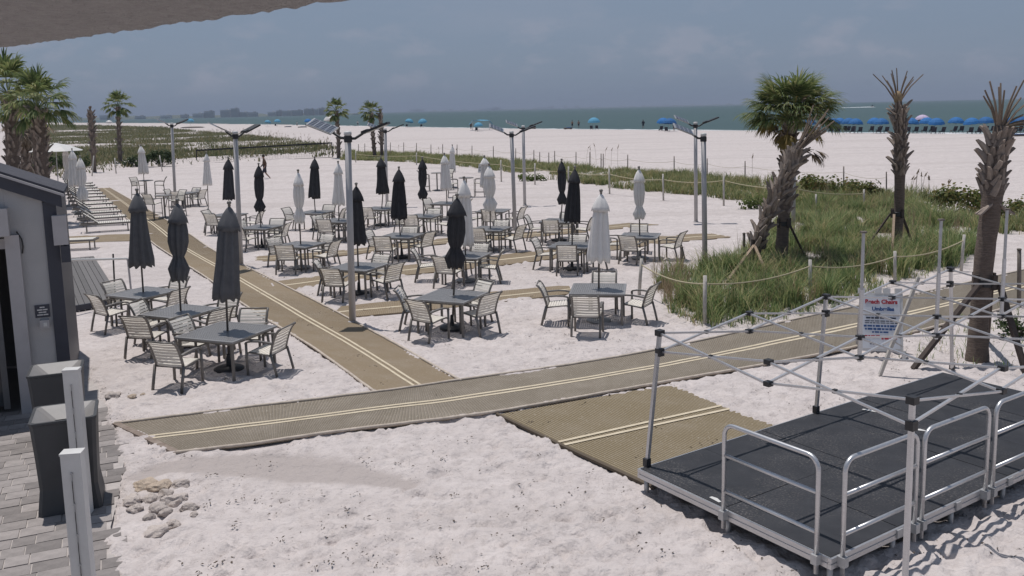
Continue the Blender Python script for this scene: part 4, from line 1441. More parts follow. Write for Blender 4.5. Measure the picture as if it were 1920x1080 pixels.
def parasol(base, topp, botp, col, tied, R, label, group, seed, stand=True, pz=None):
    """folded market parasol: base, pole, folded canopy with its vent tier, finial"""
    r = random.Random(seed)
    t = thing('folded_parasol', label, 'parasol', base, 0, group)
    T, B = topp - base, botp - base
    ax_ = (T - B)
    Lc = ax_.length
    foot = Vector((0, 0, 0))
    MB().tube([foot, B, T + ax_.normalized() * 0.02], 0.021, 8).build('pole', M['pole_wood'], t, True)
    if stand:
        MB().lathe([(.27, 0), (.27, .035), (.22, .06), (.05, .075), (.035, .28), (.0305, .30)], 18).build('base', M['black'] if col == 'navy' else M['table'], t, True)
    mt = (M['navy'] if base.x < -4.0 and base.y < 22 else M['navy_dark']) if col == 'navy' else M['white_cloth']  # left row takes the copy lightened for lens veil
    q = Vector((0, 0, 1)).rotation_difference(ax_.normalized()).to_matrix()
    def skirt(prof, n, nf, amp, z_off, ragged, ph):
        b = MB()
        m_ = len(prof)
        for i, (f, rr) in enumerate(prof):
            fa = amp * min(1, f * 2.2 + .1)
            for j in range(n):
                a = 2 * math.pi * j / n
                fold = math.cos(nf * a + ph + 0.6 * math.sin(f * 3))
                w = rr * (1 + fa * fold + 0.06 * math.sin(2 * a + f * 5 + ph) + .05 * mnoise.noise((a * 2, f * 6, seed)))
                zz = -f * Lc
                if i == m_ - 1:
                    zz -= ragged * (0.5 + 0.5 * fold) + ragged * .7 * mnoise.noise((a, seed, 2))
                v = q @ Vector((w * math.cos(a), w * math.sin(a), zz + z_off)) + T
                b.v.append(tuple(v))
        for i in range(m_ - 1):
            for j in range(n):
                b.f.append((i * n + j, i * n + n + j, i * n + n + (j + 1) % n, i * n + (j + 1) % n))
        b.f.append(tuple(range(n)))
        b.f.append(tuple((m_ - 1) * n + j for j in range(n))[::-1])
        return b
    k = r.uniform(.92, 1.08)
    if tied:
        w0 = r.uniform(.68, .78)
        prof = [(.02, .04), (.08, .36), (.2, .64), (.35, .78), (.5, .80), (w0 - .08, .66), (w0, .44), (w0 + .07, .64), (w0 + .16, .92), (.985, .70), (1, .62)]
    else:
        prof = [(.02, .05), (.08, .34), (.2, .62), (.4, .70), (.6, .78), (.8, .89), (.93, .98), (1.0, .98)]
    prof = [(f, rr * R * k * 1.12) for f, rr in prof]
    skirt(prof, 56, r.choice((7, 8, 9)), .15 if col == 'navy' else .27, 0, .06, r.uniform(0, 6)).build('canopy', mt, t, True)
    vt = [(0.0, .05), (.03, .24), (.08, .46), (.14, .66), (.20, .82), (.25, .93)]
    vt = [(f, rr * R * k * (1.12 if tied else 1.06)) for f, rr in vt]
    skirt(vt, 32, 8, .10, 0.012, .035, r.uniform(0, 6)).build('vent_tier', mt, t, True)
    if tied:
        zc = -w0 * Lc
        pts = []
        for j in range(13):
            a = 2 * math.pi * j / 12
            pts.append(q @ Vector((R * .5 * math.cos(a), R * .5 * math.sin(a), zc)) + T)
        MB().tube(pts, .012, 5).build('tie_strap', mt, t)
    MB().lathe([(.018, 0), (.03, .02), (.022, .04), (.038, .06), (.042, .085), (.02, .11)], 10, T).build('finial', M['frame'], t, True)
    return t
SIDE = {'r': 0, 'b': 90, 'l': 180, 'f': 270}
SN = {'r': 'right', 'b': 'far', 'l': 'left', 'f': 'near'}
def table_set(px, rot, size, um, col, tied, R, chairs, desc, pdesc, seed, cd=0.80, stand=True):
    r = random.Random(seed)
    c = G(px[0], px[1], .72)
    c.z = 0
    a0 = rad(rot)
    place(get_table(size), 'square_table', 'grey perforated square table %s' % desc, 'table', c, a0, 'square terrace tables')
    if um:
        Tp, Bp = V(um[0], um[1], c.y), V(um[2], um[3], c.y)
        parasol(c.copy(), Tp, Bp, col, tied, R, pdesc, 'folded charcoal parasols' if col == 'navy' else 'folded white parasols', seed)
    for s in chairs:
        a = a0 + rad(SIDE[s]) + rad(r.uniform(-12, 12))
        dd = size / 2 + r.uniform(.08, .34) + (.25 if r.random() < .12 else 0) + (cd - .8)
        p = c + Vector((math.cos(a), math.sin(a), 0)) * dd
        place(CH, 'strap_chair', '%s-side strap chair of the table %s' % (SN[s], desc), 'chair', p, a + math.pi + rad(r.uniform(-17, 17)), 'strap armchairs round the tables')
SETS = [
 ((425, 621), -22, 1.28, (430, 388, 424, 556), 'navy', 0, .22, 'lrfb', 'nearest the camera, first of the left row', 'largest folded charcoal parasol, front of the left row'),
 ((337, 583), -25, 1.10, (333, 382, 336, 523), 'navy', 1, .19, 'lrfb', 'in the middle of the left row of three', 'tied charcoal parasol in the middle of the left row'),
 ((268, 548), -28, 1.10, (257, 362, 265, 496), 'navy', 0, .225, 'lrfb', 'at the back of the left row by the deck', 'folded charcoal parasol at the back of the left row'),
 ((846, 554), -24, 1.18, (857, 372, 853, 499), 'navy', 1, .18, 'lrfb', 'at the front centre under a tied charcoal parasol', 'tied charcoal parasol at the front centre'),
 ((1122, 541), -9, 1.18, (1127, 364, 1123, 487), 'white', 0, .175, 'lrfb', 'at the front right under a white parasol', 'nearest white parasol, front right of the tables'),
 ((671, 499), -22, 1.15, (668, 350, 670, 455), 'navy', 0, .17, 'lrfb', 'behind the nearest light pole', 'charcoal parasol half hidden by the nearest light pole'),
 ((873, 478), -20, 1.10, (870, 338, 872, 458), 'white', 0, .18, 'lrfb', 'behind the front centre table', 'white parasol right behind the front centre charcoal one'),
 ((1072, 459), -20, 1.12, (1078, 318, 1073, 414), 'navy', 0, .20, 'lrfb', 'behind the front right table, second from front', 'leaning charcoal parasol in front of its slimmer twin'),
 ((1200, 441), -16, 1.15, (1198, 318, 1199, 408), 'white', 1, .17, 'lrfb', 'farthest right, beside the grass clump', 'tied white parasol farthest right'),
 ((563, 458), -22, 1.12, (559, 324, 562, 416), 'white', 1, .155, 'lrfb', 'in the second row right of the diagonal mat', 'slim white parasol right of the second light pole'),
 ((752, 441), -20, 1.12, (748, 318, 748, 408), 'navy', 0, .20, 'lrfb', 'centre, under a cone shaped charcoal parasol', 'cone shaped charcoal parasol in the centre'),
 ((919, 428), -20, 1.12, (917, 312, 919, 394), 'white', 1, .18, 'lrfb', 'left of the pair of middle light poles', 'tied white parasol left of the middle light poles'),
 ((1048, 413), -20, 1.12, (1053, 303, 1054, 381), 'navy', 1, .155, 'lrfb', 'behind the leaning charcoal parasol', 'slim tied charcoal parasol behind the leaning one'),
 ((489, 425), -20, 1.12, (485, 311, 487, 394), 'navy', 1, .19, 'lrfb', 'just right of the second light pole', 'tied charcoal parasol just right of the second light pole'),
 ((634, 413), -20, 1.10, (634, 307, 635, 383), 'white', 0, .175, 'lrfb', 'third row, left of the nearest light pole', 'white parasol left of the nearest light pole'),
 ((592, 397), -20, 1.10, (590, 298, 589, 369), 'navy', 0, .19, 'lrb', 'third row, under a charcoal parasol between two white ones', 'charcoal parasol between two white ones at the left centre'),
 ((795, 404), -20, 1.10, (792, 299, 793, 371), 'navy', 1, .16, 'lrfb', 'third row centre, under a slim tied charcoal parasol', 'slim tied charcoal parasol right of the cone shaped one'),
 ((838, 380), -18, 1.10, (833, 291, 837, 354), 'white', 0, .20, 'lrb', 'fourth row, under a white parasol before the bar chairs', 'white parasol in front of the far bar chairs'),
 ((712, 390), -20, 1.10, (714, 297, 718, 361), 'navy', 0, .21, 'lrfb', 'fourth row, beside the fourth light pole', 'charcoal parasol beside the fourth light pole'),
 ((925, 394), -16, 1.12, (908, 296, 912, 348), 'white', 0, .17, 'lfr', 'back row behind the tied white parasol', 'half hidden white parasol behind the tied white one'),
 ((428, 402), -20, 1.10, (428, 299, 429, 372), 'navy', 0, .20, 'lrf', 'left of the second light pole, partly hidden', 'charcoal parasol half behind the second light pole'),
 ((346, 361), -15, 1.05, None, '', 0, 0, 'lrfb', 'far left beside the first light pole, without parasol', ''),
]
for k, s in enumerate(SETS):
    table_set(*s, seed=100 + k)
# parasols on their own stands
def lone(basepx, um, col, tied, R, lab, seed):
    c = G(*basepx)
    parasol(c, V(um[0], um[1], c.y), V(um[2], um[3], c.y), col, tied, R, lab, 'folded white parasols', seed)
lone((391, 402), (387, 288, 389, 346), 'white', 0, .16, 'white parasol standing alone on its base at the left', 201)
lone((272, 372), (264, 274, 269, 325), 'white', 0, .20, 'far left white parasol behind the small bar table', 202)
lone((850, 352), (848, 274, 848, 322), 'white', 0, .17, 'farthest white parasol by the bar chairs', 203)
lone((158, 412), (150, 296, 155, 374), 'white', 1, .21, 'folded white parasol nearest among the loungers', 204)
lone((145, 398), (135, 282, 140, 348), 'white', 0, .21, 'folded white parasol in the middle among the loungers', 205)
lone((130, 386), (122, 277, 126, 336), 'white', 1, .17, 'folded white parasol farthest among the loungers', 206)
# bar height tables and chairs far back
def bar_set(px, rot, who, desc, s=0.8):
    c = G(*px)
    t = thing('bar_table', 'dark bar height table %s' % desc, 'bar table', c, rad(rot), 'bar height tables')
    MB().lathe([(s / 2 - .02, 1.0), (s / 2, 1.01), (s / 2, 1.035), (s / 2 - .02, 1.045)], 20).build('table_top', M['frame'], t)
    MB().tube([(0, 0, .03), (0, 0, 1.0)], .04, 8).build('pedestal', M['frame'], t)
    MB().lathe([(.3, 0), (.3, .03), (.06, .06)], 16).build('base', M['frame'], t)
    for a, w in who:
        d = Vector((math.cos(rad(a)), math.sin(rad(a)), 0))
        place(BC_, 'bar_chair', 'tall bar chair %s of bar table %s' % (w, desc), 'bar chair', c + d * .72, rad(a + 180), 'bar height strap chairs')
bar_set((875, 369), 0, [(185, 'left'), (-5, 'right')], 'by the farthest white parasol')
bar_set((820, 357), 0, [(190, 'left'), (40, 'behind')], 'behind the white parasol of the fourth row', .7)
bar_set((276, 372), 0, [(150, 'left'), (20, 'right')], 'at the far left before the dune')
bar_set((310, 408), 20, [(250, 'in front'), (60, 'behind')], 'left of the first light pole')
# ------------------------------------------------------------------ loungers
LG = {}
def lounger_parts():
    L, w, h = 1.95, .62, .34
    f = MB()
    for s in (-1, 1):
        f.bar((0, s * w / 2, h), (L, s * w / 2, h), .035, .06)
    f.bar((L, -w / 2, h), (L, w / 2, h), .035, .06); f.bar((.02, -w / 2, h), (.02, w / 2, h), .035, .06)
    LG['f'] = ('frame', f.mesh('frame', M['frame']))
    for i, (x, s) in enumerate(((.25, -1), (.25, 1), (L - .15, -1), (L - .15, 1))):
        LG['l%d' % i] = ('leg', MB().bar((x, s * w / 2, h - .02), (x, s * w / 2, -.03), .04).mesh('leg', M['frame']))
    b = MB()
    for k in range(17):
        x = .72 + k * .072
        b.box((x, 0, h + .036), (.056, w, .008))
    LG['s'] = ('seat', b.mesh('seat', M['strap']))
    b = MB(); r = MB()
    an = rad(38)
    for k in range(10):
        d = .04 + k * .066
        b.box((.70 - d * math.cos(an), 0, h + .04 + d * math.sin(an)), (.052, w - .04, .008), mat=Matrix.Rotation(an, 3, 'Y'))
    LG['b'] = ('backrest', b.mesh('backrest', M['strap']))
    for s in (-1, 1):
        r.bar((.70, s * (w / 2 - .03), h + .03), (.70 - .72 * math.cos(an), s * (w / 2 - .03), h + .03 + .72 * math.sin(an)), .03, .045)
        r.bar((.30, s * (w / 2 - .03), h), (.70 - .5 * math.cos(an), s * (w / 2 - .03), h + .5 * math.sin(an)), .025)
    r.bar((.70 - .72 * math.cos(an), -w / 2, h + .03 + .72 * math.sin(an)), (.70 - .72 * math.cos(an), w / 2, h + .03 + .72 * math.sin(an)), .03)
    LG['bf'] = ('back_frame', r.mesh('back_frame', M['frame']))
lounger_parts()
f0, f1 = G(250, 430), G(176, 352)
ords = ['nearest', 'second', 'third', 'fourth', 'fifth', 'sixth', 'seventh', 'eighth', 'ninth', 'tenth', 'eleventh', 'farthest']
for i in range(12):
    p = f0.lerp(f1, i / 11)
    a = rad(24)
    d = Vector((math.cos(a), math.sin(a), 0))
    place(LG, 'sun_lounger', 'cream strap sun lounger beside the diagonal mat, %s of the row' % ords[i], 'sun lounger', p - d * 2.0, a, 'sun loungers in a row')
p = G(180, 466)
place(LG, 'sun_lounger', 'cream strap sun lounger standing apart next to the plank deck', 'sun lounger', p - Vector((1.9, .3, 0)), rad(10), 'sun loungers in a row')
# open white parasol left
p = G(112, 388)
t = thing('open_parasol', 'open white parasol behind the bar roof at the left', 'parasol', p)
tp = V(104, 268, p.y) - p
MB().tube([(0, 0, 0), tuple(tp)], .025, 8).build('pole', M['lpole'], t)
MB().lathe([(1.35, -.42), (1.33, -.40), (.7, -.16), (.05, 0)], 8, tp).build('canopy', M['white'], t)
# ------------------------------------------------------------------ solar light poles
def light_pole(base, topp, label, panel=True, lamp=True, yaw=0, seed=1, sc=1.0):
    B = G(*base)
    T = V(topp[0], topp[1], B.y) - B
    t = thing('solar_light_pole', label, 'light pole', B, 0, 'solar light poles')
    MB().tube([(0, 0, -.05), tuple(T * .5), tuple(T)], [.075, .073, .07], 14).build('pole', M['lpole'], t, True)
    MB().lathe([(.10, -.02), (.10, .02), (.075, .03)], 14, (0, 0, 0)).build('base_flange', M['lpole'], t)
    MB().lathe([(.078, -.02), (.085, 0), (.085, .05), (.06, .07)], 14, T).build('cap', M['white'], t, True)
    MB().lathe([(.082, -.17), (.09, -.16), (.09, -.04), (.082, -.03)], 14, T).build('collar', M['black'], t)
    R = Matrix.Rotation(rad(yaw), 3, 'Z')
    c = T + Vector((0, 0, -.09))
    if panel:
        MB().tube([c, c + R @ Vector((-.16, 0, .02)), c + R @ Vector((-.36, 0, .16))], .03, 8).build('panel_arm', M['black'], t, True)
        n = R @ Matrix.Rotation(rad(22), 3, 'Y') @ Matrix.Rotation(rad(17), 3, 'X')
        pc = c + R @ Vector((-.56, .02, .27))
        o = MB()
        o.box((0, 0, 0), (.58, .46, .03))
        ob = o.build('solar_panel', M['alu_dull'], t)
        ob.matrix_basis = Matrix.Translation(pc) @ n.to_4x4()
        o2 = MB(); o2.box((0, 0, .019), (.54, .42, .008))
        o2.build('solar_cells', M['cell'], ob)
    if lamp:
        MB().tube([c, c + R @ Vector((.16, 0, .0)), c + R @ Vector((.34, 0, .11))], .03, 8).build('lamp_arm', M['black'], t, True)
        n = R @ Matrix.Rotation(rad(-20), 3, 'Y')
        pc = c + R @ Vector((.62, 0, .215))
        o = MB()
        o.box((0, 0, 0), (.62, .27, .045))
        o.box((-.24, 0, .03), (.14, .2, .03))
        ob = o.build('lamp_head', M['black'], t)
        ob.matrix_basis = Matrix.Translation(pc) @ n.to_4x4()
        for k in range(2):
            o2 = MB(); o2.box((-.1 + k * .26, 0, -.028), (.22, .21, .012))
            o2.build('lens', M['led'], ob)
light_pole((329, 384), (322, 233), 'solar light pole farthest left behind the left row', yaw=52)
light_pole((452, 497), (441, 250), 'solar light pole beside the diagonal mat, second from the left', yaw=58)
light_pole((661, 604), (652, 252), 'nearest solar light pole at the edge of the diagonal mat', yaw=-6)
light_pole((726, 387), (722, 243), 'solar light pole in front of the far pair of palms', yaw=6)
light_pole((966, 432), (959, 249), 'front light pole of the middle pair', yaw=8)
light_pole((984, 384), (981, 238), 'back light pole of the middle pair', yaw=10)
light_pole((1305, 416), (1304, 232), 'back light pole of the right pair by the rope', yaw=6)
light_pole((1322, 504), (1319, 254), 'front light pole of the right pair at the grass clump', lamp=False, yaw=4)
light_pole((1487, 432), (1490, 258), 'light pole half hidden behind the upright green palm', yaw=5)

# ------------------------------------------------------------------ rope fences, posts
def rope_fence(label, posts, mat, rad_, ropes, rope_f=0.8, rr=0.016, sag=.1, lead=None):
    t = thing('rope_fence', label, 'fence')
    tops = []
    for (u, v, tu, tv) in posts:
        B = G(u, v)
        T = V(tu, tv, B.y)
        MB().tube([B - Vector((0, 0, .1)), B.lerp(T, .5), T], [rad_, rad_, rad_ * .95], 8).build('post', mat, t, True)
        tops.append(B.lerp(T, rope_f))
    for i, j in ropes:
        a, b = tops[i], tops[j]
        pts = [a.lerp(b, k / 12) - Vector((0, 0, sag * 4 * (k / 12) * (1 - k / 12))) for k in range(13)]
        MB().tube(pts, rr, 5).build('rope', M['rope'], t, True)
    return t
bp_ = [(667, 307, 667, 284), (781, 312, 781, 286), (940, 340, 939, 300), (1003, 346, 1003, 306), (1066, 353, 1066, 312), (1143, 363, 1142, 316), (1244, 375, 1243, 326), (1357, 386, 1357, 325), (1489, 400, 1489, 340), (1620, 390, 1620, 355)]
rope_fence('rope fence on pale posts along the front of the grass band', bp_, M['post'], .045, [(i, i + 1) for i in range(len(bp_) - 1)], .78, .02, .12)
np_ = [(1198, 553, 1203, 485), (1321, 611, 1322, 517), (1519, 562, 1519, 487), (1678, 532, 1678, 471), (1802, 506, 1808, 440), (1530, 398, 1530, 364)]
rope_fence('rope fence on white posts round the near grass clump', np_, M['post'], .042, [(0, 1), (1, 2), (2, 3), (3, 4)], .84, .016, .13)
thin = [(672, 290, 270), (684, 291, 269), (732, 292, 267), (757, 292, 267), (781, 293, 268), (808, 295, 271), (830, 297, 270), (857, 299, 271), (885, 300, 273), (925, 303, 274), (967, 305, 278), (1001, 309, 281), (1012, 310, 285), (1029, 312, 286), (1040, 313, 283), (1080, 317, 285), (1106, 319, 285), (1127, 321, 288), (1131, 321, 288), (1177, 324, 290), (1264, 331, 293), (1326, 336, 297), (1397, 342, 302), (1582, 358, 312), (1662, 366, 322)]
rope_fence('line of thin weathered posts with slack cord behind the grass band', [(u, v, u, tv) for u, v, tv in thin], M['dpost'], .035, [(i, i + 1) for i in range(len(thin) - 1)], .75, .009, .15)
lt = [(172, 333, 176, 292), (218, 328, 215, 296), (305, 324, 299, 291)]
rope_fence('three pale posts at the foot of the left dune', [(a, b, c, d) for a, b, c, d in lt], M['post'], .05, [], .8)
for k, (u, v, tu, tv, lab) in enumerate([(1278, 512, 1278, 464, 'short dark post at the left edge of the grass clump'), (1395, 480, 1395, 438, 'short dark post behind the leaning palm props'), (1911, 575, 1911, 468, 'grey post at the right edge beside the long mat')]):
    B = G(u, v); T = V(tu, tv, B.y) - B
    o = MB().tube([(0, 0, -.1), T * .6, T], [.045, .045, .042], 8).lathe([(.05, -.01), (.05, .02), (.02, .03)], 8, T).build('short_post', M['dpost'], None, True)
    o.location = B
    tag(o, lab, 'post', 'short posts in the sand')
# ------------------------------------------------------------------ volleyball net
B0, B1 = G(369, 309), G(624, 297)
t = thing('volleyball_net', 'black volleyball net strung before the left dune', 'net', B0)
T0, T1 = V(368, 281, B0.y) - B0, V(622, 267, B1.y) - B0
e1 = B1 - B0
MB().tube([(0, 0, -.1), tuple(T0)], .05, 8).build('post', M['net'], t)
MB().tube([tuple(e1), tuple(T1)], .05, 8).build('post', M['net'], t)
MB().bar(T0 - Vector((0, 0, .05)), T1 - Vector((0, 0, .05)), .02, .14).build('top_band', M['net'], t)
q = MB()
for k in range(1, 50):
    a, b = T0.lerp(T1, k / 50), Vector((0, 0, .25)).lerp(e1 + Vector((0, 0, .25)), k / 50)
    q.bar(a, b, .008)
for k in range(1, 8):
    q.bar(T0.lerp(Vector((0, 0, .2)), k / 8), T1.lerp(e1 + Vector((0, 0, .2)), k / 8), .008)
q.build('mesh_net', M['net'], t)
MB().bar((0, 0, .12), e1 + Vector((0, 0, .12)), .02, .06).build('bottom_band', M['net'], t)

# ------------------------------------------------------------------ stage, rails, canopy frame
def SP(u, v, z):      # along the stage, across it
    return s0 + sU * u + sV * v + Vector((0, 0, z - STAGE_Z))
ga = math.atan2(sU.y, sU.x)
O = Vector((s0.x, s0.y, 0))
t = thing('stage', 'low black stage platform with aluminium edges at the lower right', 'stage', O, ga)
nU, nV = 6, 2
pu, pw = sLen / nU, sWid / nV
dm = MB()
g = .004
x, y = pu / 2 - g, pw / 2 - g
dm.hexa([(-x, -y, -.03), (x, -y, -.03), (x, y, -.03), (-x, y, -.03)], [(-x, -y, 0), (x, -y, 0), (x, y, 0), (-x, y, 0)])
dm = dm.mesh('deck_panel', M['deck'])
for i in range(nU):
    for j in range(nV):
        # local y of the stage is -V
        obj('deck_panel', dm, t, ((i + .5) * pu, -(j + .5) * pw, STAGE_Z - .002 * ((i + j) % 2)))
fr = MB()
for y in (0.0, -sWid):
    for z, h_ in ((STAGE_Z - .030, .045), (STAGE_Z - .092, .05)):
        fr.bar((-.02, y, z), (sLen + .02, y, z), .045, h_)
    fr.bar((-.02, y, STAGE_Z - .06), (sLen + .02, y, STAGE_Z - .06), .03, .03)
for x in (0.0, sLen):
    for z, h_ in ((STAGE_Z - .030, .045), (STAGE_Z - .092, .05)):
        fr.bar((x, -.024, z), (x, -sWid + .024, z), .045, h_)
    fr.bar((x, -.024, STAGE_Z - .06), (x, -sWid + .024, STAGE_Z - .06), .03, .03)
fr.build('edge_frame', M['alu'], t)
for i in range(nU + 1):
    for yy in (-.05, -sWid / 2, -sWid + .05):
        x = min(max(i * pu, .06), sLen - .06)
        MB().tube([(x, yy, STAGE_Z - .1), (x, yy, -.12)], .03, 8).build('leg', M['alu_dull'], t, True)
for i in range(1, nU):
    q = MB(); q.box((i * pu, -sWid - .03, STAGE_Z - .06), (.10, .02, .09)); q.build('clamp', M['alu_dull'], t)
def guard(a, b, h, label):
    """guard rail: bent tube hoop with two cross rails, clamped to the deck edge"""
    a, b = Vector(a), Vector(b)
    d = (b - a); L = d.length; an = math.atan2(d.y, d.x)
    t = thing('guard_rail', label, 'railing', (a.x, a.y, STAGE_Z), an, 'aluminium guard rails on the stage')
    r = .13
    pts = [(0, 0, -.20), (0, 0, h - r)]
    for k in range(1, 6):
        q = k / 6 * math.pi / 2
        pts.append((r - r * math.cos(q), 0, h - r + r * math.sin(q)))
    pts += [(r, 0, h), (L - r, 0, h)]
    for k in range(1, 6):
        q = k / 6 * math.pi / 2
        pts.append((L - r + r * math.sin(q), 0, h - r + r * math.cos(q)))
    pts += [(L, 0, h - r), (L, 0, -.20)]
    MB().tube(pts, .024, 10).build('hoop', M['alu'], t, True)
    for z in (.22, .62):
        MB().tube([(.015, 0, z), (L - .015, 0, z)], .021, 10).build('cross_rail', M['alu'], t, True)
    for x in (0, L):
        q = MB(); q.box((x, 0, -.05), (.07, .09, .1)); q.build('clamp', M['alu_dull'], t)
off = .055
e = s1 - s0
def edgepx(u, v):      # nearest point on the stage rim to a survey point
    p = G(u, v, STAGE_Z)
    d = p - s0
    return d.dot(sU), d.dot(sV)
v_a, v_b = edgepx(1361, 955)[1], edgepx(1534, 1037)[1]
guard(SP(-off, v_a, 0), SP(-off, min(v_b, sWid - .05), 0), 0.97, 'guard rail across the short front end of the stage')
us = [edgepx(*q)[0] for q in ((1573, 1040), (1708, 978), (1722, 972), (1842, 917), (1856, 911), (1985, 852))]
lab = ['first guard rail on the long near side, behind the front tent leg', 'second guard rail on the long near side, right of the front tent leg', 'rightmost guard rail on the long near side of the stage']
for k in range(3):
    guard(SP(us[2 * k], sWid + off, 0), SP(us[2 * k + 1], sWid + off, 0), 0.97, lab[k])
# pop-up canopy frame without its cloth
zt = V(1237, 624, G(1213, 874, STAGE_Z).y).z
Lo = G(1213, 874, STAGE_Z); Bo = G(1530, 774, STAGE_Z)
L_ = V(1237, 624, Lo.y); B_ = G(1549, 556, zt); N_ = G(1711, 750, zt)
uU = (B_ - L_) / 2
vV = (N_ - L_) / 2
t = thing('canopy_frame', 'bare folding aluminium tent frame standing over the stage', 'tent frame', (0, 0, 0))
LOW = Vector((0, 0, -.235))
def node(i, j):
    return L_ + uU * i + vV * j
legs = [(0, 0), (2, 0), (4, 0), (0, 2), (2, 2), (4, 2)]
feet = {(0, 0): Lo, (2, 0): Bo}
for (i, j) in legs:
    p = node(i, j)
    f = feet.get((i, j), Vector((p.x, p.y, STAGE_Z if j == 0 and i < 4 else 0.0)))
    if (i, j) == (4, 0):
        f = Vector((G(1785, 693).x, G(1785, 693).y, 0))
    MB().bar(f, p, .042, .042, (sU.x, sU.y, 0)).build('leg', M['alu'], t)
    MB().box(p, (.085, .085, .07), ga).build('corner_joint', M['black'], t)
    MB().box(p + LOW, (.08, .08, .09), ga).build('slider', M['black'], t)
    MB().box(f + Vector((0, 0, .05)), (.07, .07, .1), ga).build('foot', M['black'], t)
def scissor(a, b, w=.026):
    d = (b - a).normalized()
    n_ = d.cross(Vector((0, 0, 1))).normalized() * .014
    MB().bar(a + n_, b + LOW + n_, w, w * .8).build('truss_bar', M['alu'], t)
    MB().bar(a + LOW - n_, b - n_, w, w * .8).build('truss_bar', M['alu'], t)
    c = (a + b + LOW) / 2
    q = MB(); q.box(c, (.04, .04, .04), ga); q.build('pivot', M['black'], t)
def hub(p):
    MB().box(p, (.075, .075, .05), ga).build('joint', M['black'], t)
    MB().box(p + LOW, (.075, .075, .05), ga).build('joint', M['black'], t)
for j in (0, 2):
    for i in range(4):
        scissor(node(i, j), node(i + 1, j))
for i in (0, 4):
    for j in range(2):
        scissor(node(i, j), node(i, j + 1))
for (i, j) in ((1, 0), (3, 0), (1, 2), (3, 2), (0, 1), (4, 1)):
    hub(node(i, j))
for i in range(4):
    scissor(node(i, 1), node(i + 1, 1))
for i in (1, 2, 3):
    for j in range(2):
        scissor(node(i, j), node(i, j + 1))
    hub(node(i, 1))
    p = node(i, 1)
    MB().bar(p + LOW - Vector((0, 0, .05)), p + Vector((0, 0, .55)), .036).build('mast', M['alu'], t)
    MB().bar(p + Vector((0, 0, .5)), p + Vector((0, 0, 1.20)), .028).build('mast_extension', M['alu_dull'], t)
    MB().box(p + Vector((0, 0, 1.21)), (.06, .06, .02)).build('mast_cap', M['dpost'], t)
# litter on the deck
for k, (u, v, a, l) in enumerate([(1640, 772, .7, .34), (1725, 807, .5, .14), (1341, 937, 1.1, .16)]):
    p = G(u, v, STAGE_Z)
    q = MB()
    q.add([(-l / 2, -.02, .004), (l / 2, -.018, .006), (l / 2, .02, .004), (0, .03, .012), (-l / 2, .02, .004)], [(0, 1, 2, 3, 4)])
    o = q.build('paper_scrap', M['white']); o.location = p; o.rotation_euler = (0, 0, -a)
    tag(o, ['long white strip lying on the stage deck', 'short white strip on the deck near the tent leg', 'white paper scrap at the near edge of the stage'][k], 'litter')

# ------------------------------------------------------------------ A-frame sign with print
def text_part(txt, size, mat, parent, M4, name='lettering', bold=0.0):
    cu = bpy.data.curves.new(name, 'FONT')
    cu.body = txt
    cu.size = size
    cu.align_x = 'CENTER'
    cu.extrude = 0.002
    cu.offset = bold
    tmp = bpy.data.objects.new('tmp', cu)
    C.objects.link(tmp)
    dg = bpy.context.evaluated_depsgraph_get()
    me = bpy.data.meshes.new_from_object(tmp.evaluated_get(dg))
    bpy.data.objects.remove(tmp)
    me.materials.clear(); me.materials.append(mat)
    o = obj(name, me, parent)
    o.matrix_basis = M4
    return o
SB = G(1650, 668)
t = thing('a_frame_sign', 'white A-frame rental sign with red and blue lettering by the long mat', 'sign', SB, rad(-12))
tilt = Matrix.Rotation(rad(-13), 4, 'X')
w, h = 0.74, 1.05
FP = Matrix.Translation((0.0, -.10, 0.12)) @ tilt
q = MB()
q.box((0, 0, h / 2), (w, .04, h))
o = q.build('front_panel', M['white'], t); o.matrix_basis = FP
q = MB(); q.box((0, -.024, h / 2 + .0), (w - .10, .006, h - .1)); o2 = q.build('poster', M['poster'], t); o2.matrix_basis = FP
BPm = Matrix.Translation((0.05, .62, 0.06)) @ Matrix.Rotation(rad(14), 4, 'X')
q = MB(); q.box((0, 0, h / 2), (w, .04, h)); q.box((0, .03, h * .5), (w * .7, .03, h * .6)); o = q.build('back_panel', M['signgrey'], t); o.matrix_basis = BPm
for x in (-.33, -.05, .1, .3):
    q = MB(); q.box((x, 0, h + .04), (.12, .06, .10)); o = q.build('top_lug', M['white'], t); o.matrix_basis = FP
for x in (-.38, .38):
    q = MB(); q.bar((x, 0, 0.02), (x, 0, -.14), .07, .05); o = q.build('foot', M['white'], t); o.matrix_basis = FP
def on(x, z):
    return FP @ Matrix.Translation((x, -.03, z)) @ Matrix.Rotation(rad(90), 4, 'X')
text_part('Beach Chairs', .104, M['red'], t, on(0.0, .86), bold=.004)
text_part('Umbrellas', .092, M['blueprint'], t, on(0.03, .735), bold=.004)
r_ = random.Random(4)
for k, (z, hh, mm, x0, x1) in enumerate([(.655, .035, 'ink', -.28, .26), (.60, .035, 'ink', -.26, .22), (.545, .018, 'ink', -.28, .26), (.51, .018, 'ink', -.28, .26), (.455, .04, 'blueprint', -.30, .27), (.40, .04, 'blueprint', -.28, .24), (.345, .035, 'blueprint', -.16, .10), (.27, .045, 'red', -.28, -.05), (.235, .05, 'red', 0.0, .24), (.13, .02, 'ink', -.2, -.05)]):
    q = MB()
    x = x0
    while x < x1:
        l = r_.uniform(.03, .085)
        q.box((min(x + l / 2, x1), -.029, z), (l, .004, hh * r_.uniform(.7, 1)))
        x += l + .014
    o = q.build('print_line', M[mm], t); o.matrix_basis = FP
